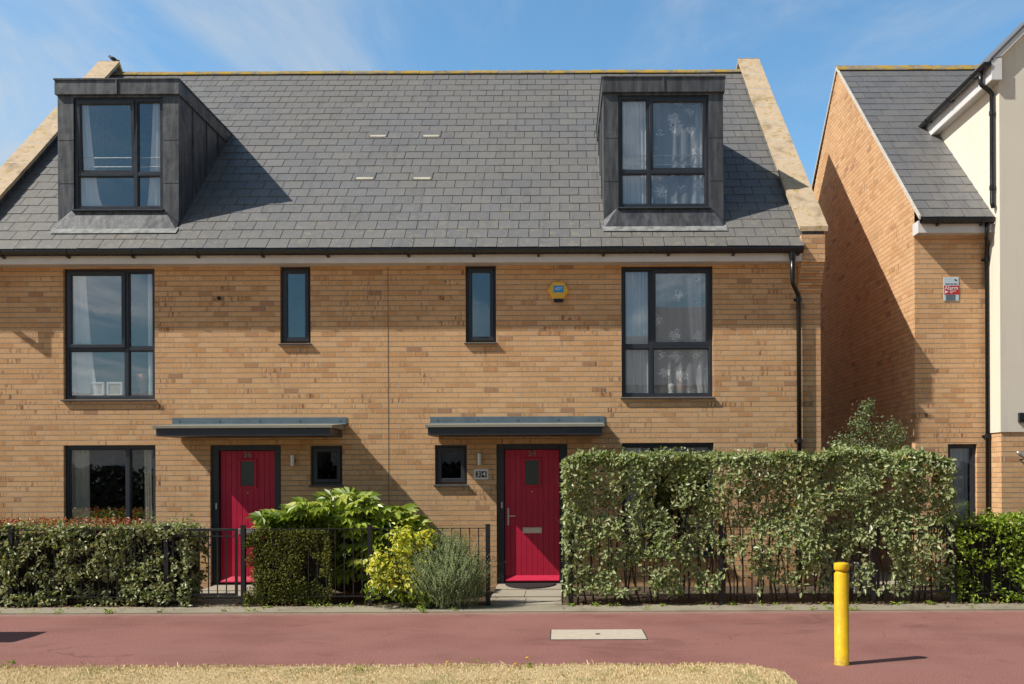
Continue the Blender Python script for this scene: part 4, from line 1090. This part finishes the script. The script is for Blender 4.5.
def nz(x, y, z, s, o=0): return mnoise.noise(Vector((x*s+o, y*s+o*.7, z*s-o)))
def hedge(label, x0, x1, y0, y1, zt, mat, rng, n, leaf=(.035,.06), bulge=.07, zlow=.05, thin=None, name='hedge', stems=True, topnoise=.05, aspect=.5, group=None, core=False, taper=0.0):
    t = thing(name, ((x0+x1)/2, (y0+y1)/2, 0), label, 'hedge', group)
    P, Nr, S = [], [], []
    tries = 0
    yc = (y0+y1)/2
    while len(P) < n and tries < n*12:
        tries += 1
        x = rng.uniform(x0, x1)
        f = rng.random()
        if f < .62: face = 0; z = zlow+(zt-zlow)*rng.random(); y = y0+abs(rng.gauss(0,.05)) ; nn = (-.35,-.75,.75)
        elif f < .84: face = 1; z = zt-abs(rng.gauss(0,.04)); y = rng.uniform(y0, y1); nn = (0,-.3,1)
        elif f < .92: face = 2; z = zlow+(zt-zlow)*rng.random(); y = rng.uniform(y0, y1); x = (x0+abs(rng.gauss(0,.05))) if rng.random() < .5 else (x1-abs(rng.gauss(0,.05))); nn = (-1 if x < (x0+x1)/2 else 1,-.3,.4)
        else: face = 3; z = zlow+(zt-zlow)*rng.random(); y = rng.uniform(y0+.05, y1); nn = (0,-.5,.6)
        d = nz(x, y, z, 3.2, 1) ; d2 = nz(x, y, z, 8, 4)
        k = .46+1.3*d+1.3*d2
        if thin: k += thin(x, y, z)
        if rng.random() > k: continue
        b = bulge*nz(x*1.0, y, z, 2.1, 9)
        if face == 0: y += b*1.2-bulge*.5*max(0, nz(x,y,z,6,2))
        tz = topnoise*nz(x, 0, 0, 3.1, 5)+topnoise*.7*nz(x, 0, y, 11, 6)
        z += tz*(z/zt)
        if taper: y += taper*(z/zt)
        # round the shoulders
        ex = min(x-x0, x1-x, .16)/.16
        if z > zt-.14: z -= (1-ex)**2*.10
        P.append((x,y,z)); Nr.append(nn); S.append(rng.uniform(*leaf))
    # stray shoots along the top
    for k in range(int((x1-x0)*26)):
        x = rng.uniform(x0+.05, x1-.05); y = rng.uniform(y0+.03, y1-.05); h = rng.uniform(.03,.13)*(1.4 if rng.random() < .15 else 1)
        z = zt+topnoise*nz(x,0,0,3.1,5)
        for q in range(3+int(h*30)):
            a = h*q/(3+h*30); P.append((x+rng.gauss(0,.012), y+rng.gauss(0,.012), z+a)); Nr.append((rng.gauss(0,.5),-.4,.5)); S.append(rng.uniform(leaf[0],leaf[1])*.85)
    leaves('foliage', P, Nr, S, mat, t, rng, aspect)
    if stems:
        m = MB(); k = x0+.08
        while k < x1-.05:
            yy = rng.uniform(yc-.12, yc+.12); x = k; pts_ = [(x, yy, 0)]; h = zt*rng.uniform(.6,.95); st = 6
            for q in range(1, st+1):
                x += rng.gauss(0,.035); yy = min(max(yy+rng.gauss(0,.04), y0+.05), y1-.03); pts_.append((x,yy,h*q/st))
            m.tube(pts_, [.012*(1-.75*q/st)+.002 for q in range(st+1)], 5, False)
            for q in range(2, st):
                p = pts_[q]; s = rng.choice((-1,1))
                m.tube([p,(p[0]+s*rng.uniform(.04,.12),p[1]-rng.uniform(.0,.12),p[2]+.12),(p[0]+s*rng.uniform(.08,.22),p[1]-rng.uniform(.0,.16),p[2]+rng.uniform(.18,.34))],[.005,.004,.002],4,False)
            k += rng.uniform(.07,.16)
        m.build('stems', MAT['bark'], t)
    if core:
        m = MB(); m.box(x0+.10, x1-.10, y0+.14, y1-.06, .08, zt-.12); m.build('inner_shade', MAT['core'], t)  # dark box standing in for the shade between the leaves
    return t

MAT['core'] = plain('inner_twigs', (.018,.016,.008), .95, var=.5, sc=30)  # near-black colour stands in for shade within hedges and across the road
MAT['elaeagnus'] = leaf_mat('silvery_leaf', [(0,(.04,.085,.01)),(.3,(.09,.17,.022)),(.55,(.20,.31,.045)),(.76,(.42,.53,.14)),(.94,(.88,.88,.54)),(1,(.75,.48,.05))], back=(.36,.40,.20), trans=.2, rough=.4)
MAT['low_leaf'] = leaf_mat('cream_green_leaf', [(0,(.07,.11,.02)),(.4,(.16,.22,.05)),(.7,(.34,.39,.11)),(.93,(.70,.68,.36)),(1,(.5,.2,.05))], back=(.42,.44,.24), trans=.22, rough=.38)
MAT['red_leaf'] = leaf_mat('young_red_leaf', [(0,(.45,.06,.05)),(.5,(.55,.12,.07)),(.8,(.40,.18,.06)),(1,(.6,.25,.12))], trans=.3)
MAT['dark_leaf'] = leaf_mat('dark_clipped_leaf', [(0,(.07,.09,.015)),(.4,(.13,.15,.03)),(.75,(.22,.24,.05)),(1,(.33,.32,.09))], trans=.25, rough=.65, spec=.2)
MAT['bright_leaf'] = leaf_mat('bright_green_leaf', [(0,(.07,.14,.012)),(.4,(.20,.31,.025)),(.75,(.38,.50,.05)),(1,(.60,.66,.10))], trans=.3)
MAT['fatsia'] = leaf_mat('palmate_leaf', [(0,(.12,.20,.02)),(.4,(.26,.36,.035)),(.75,(.42,.50,.07)),(1,(.58,.60,.14))], trans=.32, rough=.35)
MAT['yellow_leaf'] = leaf_mat('yellow_leaf', [(0,(.42,.44,.03)),(.3,(.74,.72,.06)),(.65,(.92,.86,.13)),(1,(.95,.92,.30))], trans=.35)
MAT['yg_leaf'] = leaf_mat('yellow_green_leaf', [(0,(.08,.13,.012)),(.5,(.20,.29,.03)),(1,(.42,.48,.05))], trans=.3)
MAT['rosemary'] = leaf_mat('grey_needle', [(0,(.13,.19,.06)),(.4,(.27,.35,.14)),(.75,(.43,.51,.25)),(1,(.58,.62,.36))], trans=.12, rough=.6)
MAT['litter'] = leaf_mat('fallen_leaf', [(0,(.16,.08,.04)),(.4,(.30,.17,.09)),(.75,(.42,.26,.15)),(1,(.45,.36,.12))], trans=.1, rough=.8)
MAT['backshrub'] = leaf_mat('blue_green_leaf', [(0,(.09,.14,.07)),(.5,(.20,.26,.12)),(.8,(.34,.40,.19)),(1,(.50,.54,.28))], trans=.25)

rg = random.Random(31)
HT = MZ(455, -1.7, 720)
x0h, x1h = MX(564, -1.7), MX(944, -1.7)
def thin_tall(x, y, z):
    k = .22 if z > .9 else .22-.62*(1-z/.9)
    k += .55 if z > HT-.22 else 0
    if x < x0h+.7: k += .22
    return k
hedge('tall silvery green hedge with a thin leggy base in front of number 34', x0h, x1h, -2.0, -1.42, HT, MAT['elaeagnus'], rg, 30000, (.032,.088), thin=thin_tall, topnoise=.09, zlow=.15, bulge=.11)
def thin_low(x, y, z): return .12 if z > .35 else -.35
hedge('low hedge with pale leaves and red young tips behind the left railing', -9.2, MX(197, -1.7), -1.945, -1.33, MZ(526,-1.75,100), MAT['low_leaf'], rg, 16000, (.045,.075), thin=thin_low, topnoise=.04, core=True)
# red tips along its top, part of the hedge
lh = [o for o in COL.objects if o.name.startswith('hedge')][-1]
P, Nr, S = [], [], []
for k in range(1000):
    x = rg.uniform(-9.0, MX(150,-1.7)); 
    if nz(x,0,0,2.2,3) < -.15: continue
    P.append((x, rg.uniform(-1.9,-1.45), MZ(526,-1.75,100)+rg.uniform(.0,.10))); Nr.append((0,-.5,.6)); S.append(rg.uniform(.03,.05))
leaves('young_shoots', P, Nr, S, MAT['red_leaf'], lh, rg, .5)['kind'] = 'stuff'
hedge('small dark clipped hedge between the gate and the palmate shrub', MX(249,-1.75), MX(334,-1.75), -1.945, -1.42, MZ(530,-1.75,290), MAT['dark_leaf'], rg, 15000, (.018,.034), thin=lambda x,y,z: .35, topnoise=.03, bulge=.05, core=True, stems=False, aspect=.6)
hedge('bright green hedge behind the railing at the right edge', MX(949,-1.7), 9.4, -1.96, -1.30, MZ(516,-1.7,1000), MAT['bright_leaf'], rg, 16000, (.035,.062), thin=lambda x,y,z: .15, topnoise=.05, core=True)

# palmate shrub
fx0 = MX(350, -1.25, 540)
t = thing('palmate_shrub', (fx0, -1.2, 0), 'large leafed lime green palmate shrub behind the railing below the left canopy', 'shrub')
m = MB(); st = MB()
cen = Vector((fx0, -1.15, .10))
def palm_leaf(m, base, direction, size, rng):
    d = Vector(direction).normalized(); up = Vector((0,0,1)); n = (up*1.0 - d*.3 + Vector((rng.gauss(0,.3),-.55+rng.gauss(0,.25),0))).normalized()
    d = (d - n*d.dot(n)).normalized(); b = n.cross(d)
    pts = [base - n*.0]
    lob = 9
    for i in range(lob*2-1+1):
        ang = -2.35+4.7*i/(lob*2-1)
        tip = i % 2 == 1
        L = size*(1.0-.30*abs(ang)/2.35)*(1 if tip else .66)
        r = d*math.cos(ang)+b*math.sin(ang)
        pts.append(base + r*L - n*(size*(.20 if tip else .02)) + n*size*.05)
    k = len(pts)
    m.add(pts, [(0,i,i+1) for i in range(1,k-1)])
for k in range(430):
    a = rg.uniform(0, 2*PI); el = math.asin(rg.uniform(-.05, 1.0))
    rx_, ry_, rz_ = 1.14, .46, 1.12
    rr = rg.uniform(.62, 1.03)
    dirv = Vector((math.cos(a)*math.cos(el), math.sin(a)*math.cos(el), math.sin(el)))
    tx = dirv.x*rx_*rr; tz = .28+dirv.z*rz_*rr*(1-.12*abs(dirv.x)); ty = dirv.y*ry_*rr
    tip = cen+Vector((tx, ty, tz)); 
    if tip.z > .95 and tx < -.45: tip.z += .02
    palm_leaf(m, tip, Vector((dirv.x, dirv.y-.25, .1)), rg.uniform(.15,.25), rg)
    if k % 4 == 0:
        q = rg.random(); X, Z = M(330-62*q, 496+22*q+rg.uniform(-4,18), -1.5)
        palm_leaf(m, Vector((X, -1.5+rg.uniform(-.25,.2), Z)), Vector((-1, -.4, .25)), rg.uniform(.13,.21), rg)
    if k % 3 == 0:
        st.tube([cen+Vector((tx*.12,ty*.2,0)), cen+Vector((tx*.5,ty*.5,tz*.6)), tip], [.014,.010,.004], 5, False)
m.build('foliage', MAT['fatsia'], t); st.build('stems', MAT['bark'], t)
m = MB()
# yellow shrub
def blob_shrub(name, label, c, r, n, leaf, mat, mat2=None, f2=.3, aspect=.5, squash=1.0, stems=10, multi=None):
    t = thing(name, (c[0], c[1], 0), label, 'shrub'); P, Nr, S = [], [], []; P2, N2, S2 = [], [], []
    cl = [(rg.uniform(0,2*PI), math.asin(rg.uniform(-.5,1)), rg.uniform(.8,1.1)) for _ in range(34)]
    for k in range(n):
        a, e, q = rg.choice(cl)
        if multi:
            mc = rg.choice(multi); c_, r_ = (mc[0], c[1], mc[1]), mc[2:5]
        else: c_, r_ = c, r
        dv = Vector((math.cos(a)*math.cos(e), math.sin(a)*math.cos(e), math.sin(e)))
        dv = (dv+Vector([rg.gauss(0,.2) for _ in range(3)]))
        rad = q*rg.uniform(.75,1.04)
        p = Vector(c_)+Vector((dv.x*r_[0]*rad, dv.y*r_[1]*rad, dv.z*r_[2]*rad))
        if p.z < .02: continue
        if mat2 and (rg.random() < f2 or p.z < .28): P2.append(tuple(p)); N2.append(tuple(dv+Vector((0,-.2,.4)))); S2.append(rg.uniform(*leaf))
        else: P.append(tuple(p)); Nr.append(tuple(dv+Vector((0,-.2,.5)))); S.append(rg.uniform(*leaf))
    leaves('foliage', P, Nr, S, mat, t, rg, aspect, spread=.6)
    if P2: leaves('lower_foliage', P2, N2, S2, mat2, t, rg, aspect, spread=.6)
    s = MB()
    for k in range(stems):
        a, e, q = rg.choice(cl); s.tube([(c[0],c[1],0),(c[0]+math.cos(a)*r[0]*.3, c[1]+math.sin(a)*r[1]*.3, c[2]),(c[0]+math.cos(a)*math.cos(e)*r[0]*.8, c[1]+math.sin(a)*math.cos(e)*r[1]*.8, c[2]+math.sin(e)*r[2]*.8)],[.012,.008,.003],5,False)
    s.build('stems', MAT['bark'], t); return t
YS_C = [(MX(404,-1.92,560),.46,.30,.27,.36),(MX(388,-1.92,560),.30,.24,.24,.28),(MX(418,-1.92,560),.34,.22,.22,.30),(MX(406,-1.92,530),.80,.15,.16,.20),(MX(427,-1.92,530),.84,.12,.12,.12),(MX(380,-1.92,560),.52,.12,.15,.16),(MX(424,-1.95,590),.16,.22,.2,.14)]
blob_shrub('yellow_shrub', 'yellow leafed shrub spilling through the railing beside the grey green rosemary', (MX(404,-1.9,560), -2.03, .50), (.43,.33,.50), 4300, (.04,.07), MAT['yellow_leaf'], MAT['yg_leaf'], .34, .5, multi=YS_C)
# rosemary: upright needled shoots
rx0 = MX(446,-2.0,560); t = thing('rosemary_bush', (rx0, -1.98, 0), 'grey green rosemary bush with fine upright shoots at the railing end', 'shrub')
P, Nr, S = [], [], []; st = MB(); V = []; Fq = []
for k in range(1750):
    a = rg.uniform(0,2*PI); q = math.sqrt(rg.random()); bx_ = rx0+.49*q*math.cos(a); by_ = -2.0+.31*q*math.sin(a)
    top = .95-.42*q**2.2+rg.uniform(-.14,.10)+.08*nz(bx_,by_,0,5); z0 = max(.02, top-rg.uniform(.28,.5)); lean = Vector((math.cos(a)*q*.45+rg.gauss(0,.24), math.sin(a)*q*.4+rg.gauss(0,.16), 1)).normalized()
    if rg.random() < .3: z0 = rg.uniform(.02,.2); top = z0+rg.uniform(.2,.4); 
    L = (top-z0); p0 = Vector((bx_, by_, z0))-Vector((lean.x,lean.y,0))*L*.4
    nn_ = int(L/.014)
    bend = Vector((rg.gauss(0,.08), rg.gauss(0,.08), 0))
    for q2 in range(nn_):
        f = q2/nn_; p = p0+lean*L*f+bend*f*f
        for s_ in range(2):
            an = q2*1.9+s_*PI; o = Vector((math.cos(an), math.sin(an), .9)).normalized(); ln = rg.uniform(.022,.036)*(1-.4*f)
            sd = lean.cross(o).normalized()*.0032
            n0 = len(V); V += [tuple(p-sd), tuple(p+sd), tuple(p+o*ln)]; Fq.append((n0,n0+1,n0+2))
mm = MB(); mm.v = V; mm.f = Fq; mm.build('foliage', MAT['rosemary'], t)
for k in range(16):
    a = rg.uniform(0,2*PI); st.tube([(rx0,-1.97,0),(rx0+.15*math.cos(a),-1.97+.1*math.sin(a),.2),(rx0+.33*math.cos(a),-1.97+.2*math.sin(a),.5)],[.012,.008,.003],5,False)
st.build('stems', MAT['bark'], t)
blob_shrub('garden_shrub', 'small leafy shrub rising above the tall hedge in the gap between the houses', (MX(872,-.5,440), -.5, 1.60), (.38,.28,.52), 1900, (.035,.06), MAT['backshrub'], None, 0, .42, stems=18)
t = [o for o in COL.objects if o.name == 'garden_shrub'][0]
P, Nr, S = [], [], []
for (px, py, r) in ((868,405,.09),(864,414,.13),(857,424,.14),(866,428,.15),(889,427,.15),(897,434,.14),(884,438,.2),(845,440,.15),(838,446,.12),(900,443,.13),(874,446,.24),(858,441,.18)):
    X, Z = M(px, py, -.5)
    for k in range(130):
        d = Vector([rg.gauss(0,.5) for _ in range(3)]); P.append((X+d.x*r, -.5+d.y*r, Z+d.z*r)); Nr.append((d.x,-.4,d.z+.5)); S.append(rg.uniform(.03,.055))
leaves('upper_foliage', P, Nr, S, MAT['backshrub'], t, rg, .4)

# grass verge: dry blades (stuff), uneven edge
def gedge(x): return -5.46+.07*mnoise.noise(Vector((x*1.7,0,0)))+.06*mnoise.noise(Vector((x*6,3,0)))+.04*mnoise.noise(Vector((x*19,3,0)))
m = MB(); n = 260; x0g, x1g = -12.0, GX
ptsb = []
for k in range(n+1):
    x = x0g+(x1g-x0g)*k/n
    ye = gedge(x)
    if x > GX-.35: ye -= (1-math.sqrt(max(0,1-((x-(GX-.35))/.35)**2)))*.35
    ptsb.append((x, ye))
for k in range(n):
    (xa, ya), (xb, yb) = ptsb[k], ptsb[k+1]
    m.add([(xa,-14,.0045),(xb,-14,.0045),(xb,yb-.02,.0045),(xa,ya-.02,.0045),(xa,ya,.001),(xb,yb,.001)],[(0,1,2,3),(3,2,5,4)])
m.quad((-60,-14,.0045),(x0g,-14,.0045),(x0g,-5.48,.0045),(-60,-5.48,.0045))
tag(m.build('grass_ground', MAT['dryground']), kind='structure')
V = []; Fq = []; rs = np.random.RandomState(3)
cnt = 0
for k in range(90000):
    x = rs.uniform(-8.2, GX); d = rs.random()**1.3*1.45; y = gedge(x)-d+.03
    if x > GX-.35 and y > gedge(x)-(1-math.sqrt(max(0,1-((x-(GX-.35))/.35)**2)))*.35: continue
    dens = .75+.5*mnoise.noise(Vector((x*3,y*3,1)))
    if rs.random() > dens: continue
    h = rs.uniform(.008,.024)*(1.0+.5*mnoise.noise(Vector((x*1.5,y*2,5)))); 
    if rs.random() < .008: h *= 2.6
    a = rs.uniform(0, 2*PI); le = rs.uniform(.2,1.3)*h; w_ = rs.uniform(.0018,.0035)
    dx_, dy_ = math.cos(a), math.sin(a); n0 = len(V)
    V += [(x-dy_*w_,y+dx_*w_,.003),(x+dy_*w_,y-dx_*w_,.003),(x+dx_*le*.5+dy_*w_*.6,y+dy_*le*.5-dx_*w_*.6,h*.75),(x+dx_*le,y+dy_*le,h)]
    Fq.append((n0,n0+1,n0+2,n0+3)) if False else Fq.extend([(n0,n0+1,n0+2),(n0,n0+2,n0+3)])
mm = MB(); mm.v = V; mm.f = Fq; tag(mm.build('dry_grass', MAT['drygrass']), 'straw coloured dry grass along the near edge of the red path', 'grass', kind='stuff')

# leaf litter and little weeds (stuff)
P, Nr, S = [], [], []
for k in range(3600):
    x = rg.uniform(-8.5, 6.5); y = rg.choice((rg.uniform(-1.95,-1.2), rg.gauss(-1.93,.05), rg.uniform(-2.3,-1.85) if rg.random()<.35 else rg.uniform(-1.9,-.3)))
    if PATHS[0][0]+.1 < x < PATHS[0][1]-.08 and y < -.1: continue
    P.append((x,y,.02+rg.random()*.02)); Nr.append((0,0,3)); S.append(rg.uniform(.02,.045))
o = leaves('leaf_litter', P, Nr, S, MAT['litter'], None, rg, .6, .1, spread=.35); tag(o, 'brown fallen leaves under the hedges', 'fallen leaves', kind='stuff')
P, Nr, S = [], [], []
for k in range(70):
    x = rg.uniform(-8, 6.5); y = rg.uniform(-2.06,-1.93) if k % 3 else rg.gauss(-2.38,.03)
    if PATHS[0][0] < x < PATHS[0][1]: continue
    for q in range(rg.randint(8,22)): P.append((x+rg.gauss(0,.02), y+rg.gauss(0,.015), .015+rg.random()*.03)); Nr.append((rg.gauss(0,.6),-.6,.8)); S.append(rg.uniform(.02,.06))
for (px, py) in ((527,668),(478,665),(10,668),(360,672),(700,672)):
    X, Yg = gp(px, py)
    for q in range(16): P.append((X+rg.gauss(0,.03), Yg+rg.gauss(0,.02), .01+rg.random()*.05)); Nr.append((rg.gauss(0,.6),-.6,.8)); S.append(rg.uniform(.02,.05))
o = leaves('weeds', P, Nr, S, MAT['bright_leaf'], None, rg, .3, .1, spread=.5); tag(o, 'small green weeds growing along the edging', 'weeds', kind='stuff')
# dandelion flowers in the verge
for i, (px, py, lab) in enumerate(((527,660,'tallest yellow dandelion at the path edge below the pale cover'),(515,664,'small yellow dandelion left of the tallest one by the path edge'),(447,662,'yellow dandelion at the path edge below the rosemary bush'))):
    X, Yg = gp(px, py+6); t = thing('dandelion', (X, Yg, 0), lab, 'dandelion', 'dandelions in the dry grass'); zf = .045+.02*(i == 0)
    m = MB(); m.tube([(X,Yg,0),(X+.004,Yg,zf)], .0022, 5); m.build('stem', MAT['bright_leaf'], t)
    m = MB(); m.lathe(X+.004, Yg, [(.004,zf),(.016,zf+.006),(.013,zf+.012),(.004,zf+.014)], 10); m.build('flower', MAT['yellow'], t)

# ------------------------------------------------------------------ across the road (seen only in the window panes)
for i, (x0, x1, hz, lab) in enumerate(((-46,-30,3.4,'pale brick house across the road seen only in the window reflections, farthest left'),(-29,-13,3.2,'brick house across the road mirrored in the left windows'),(-12,4.0,6.3,'brick house across the road mirrored in the windows of number 34'),(4.02,22,6.3,'brick house across the road mirrored towards the right'))):
    t = thing('opposite_house', ((x0+x1)/2, -34, 0), lab, 'house', 'houses across the road')
    m = MB(); m.box(x0, x1, -42, -34, 0, hz); m.build('wall', MAT['farbrick'], t)
    m = MB(); m.prism([(-33.7,hz),(-38,hz+3.2),(-42.3,hz)], 'x', x0, x1); m.build('roof', MAT['slate'], t)
    for k in range(4):
        for z_ in ((.9, 3.6) if hz > 5 else (.9,)):
            xa = x0+1.6+k*3.6; m = MB(); ring(m, xa, xa+1.3, z_, z_+1.3, .07, -33.9, -33.99, .01); wo = m.build('window', MAT['iron'], t)
            m = MB(); m.box(xa+.06, xa+1.24, -33.97, -33.96, z_+.06, z_+1.24); m.build('pane', MAT['navy'], wo)

P, Nr, S = [], [], []  # hedge added only to darken what the ground floor panes reflect
for k in range(16000):
    x = rg.uniform(-45, 25); z_ = rg.uniform(0, 2.0+.3*nz(x,0,0,.4)); P.append((x, -25+rg.uniform(-.3,.3)+.3*nz(x,0,z_,1.0), z_)); Nr.append((0,1,.5)); S.append(rg.uniform(.25,.45))
tag(leaves('reflection_hedge', P, Nr, S, MAT['core'], None, rg, .7), 'long dark hedge added across the road to darken the ground floor reflections', 'hedge', kind='stuff')

X, Z = M(113, 62, RY); zb0 = RZ+.235
t = thing('bird', (X, RY, zb0), 'small dark bird perched on top of the left gable coping', 'bird')
m = MB()
prof = [(-.075,.020,.012),(-.05,.030,.022),(-.02,.040,.034),(.015,.052,.036),(.045,.072,.026),(.06,.092,.022),(.075,.098,.018),(.088,.096,.006),(.105,.092,.001)]
m.tube([(X-p[0], RY, zb0+p[1]) for p in prof], [p[2] for p in prof], 10)
m.tube([(X+.06,RY,zb0+.028),(X+.13,RY,zb0+.006)], [.014,.006], 6)
for q in (-.012,.012): m.tube([(X-.005,RY+q,zb0+.03),(X-.005,RY+q,zb0)], .003, 5)
m.build('body', MAT['black'], t, True)
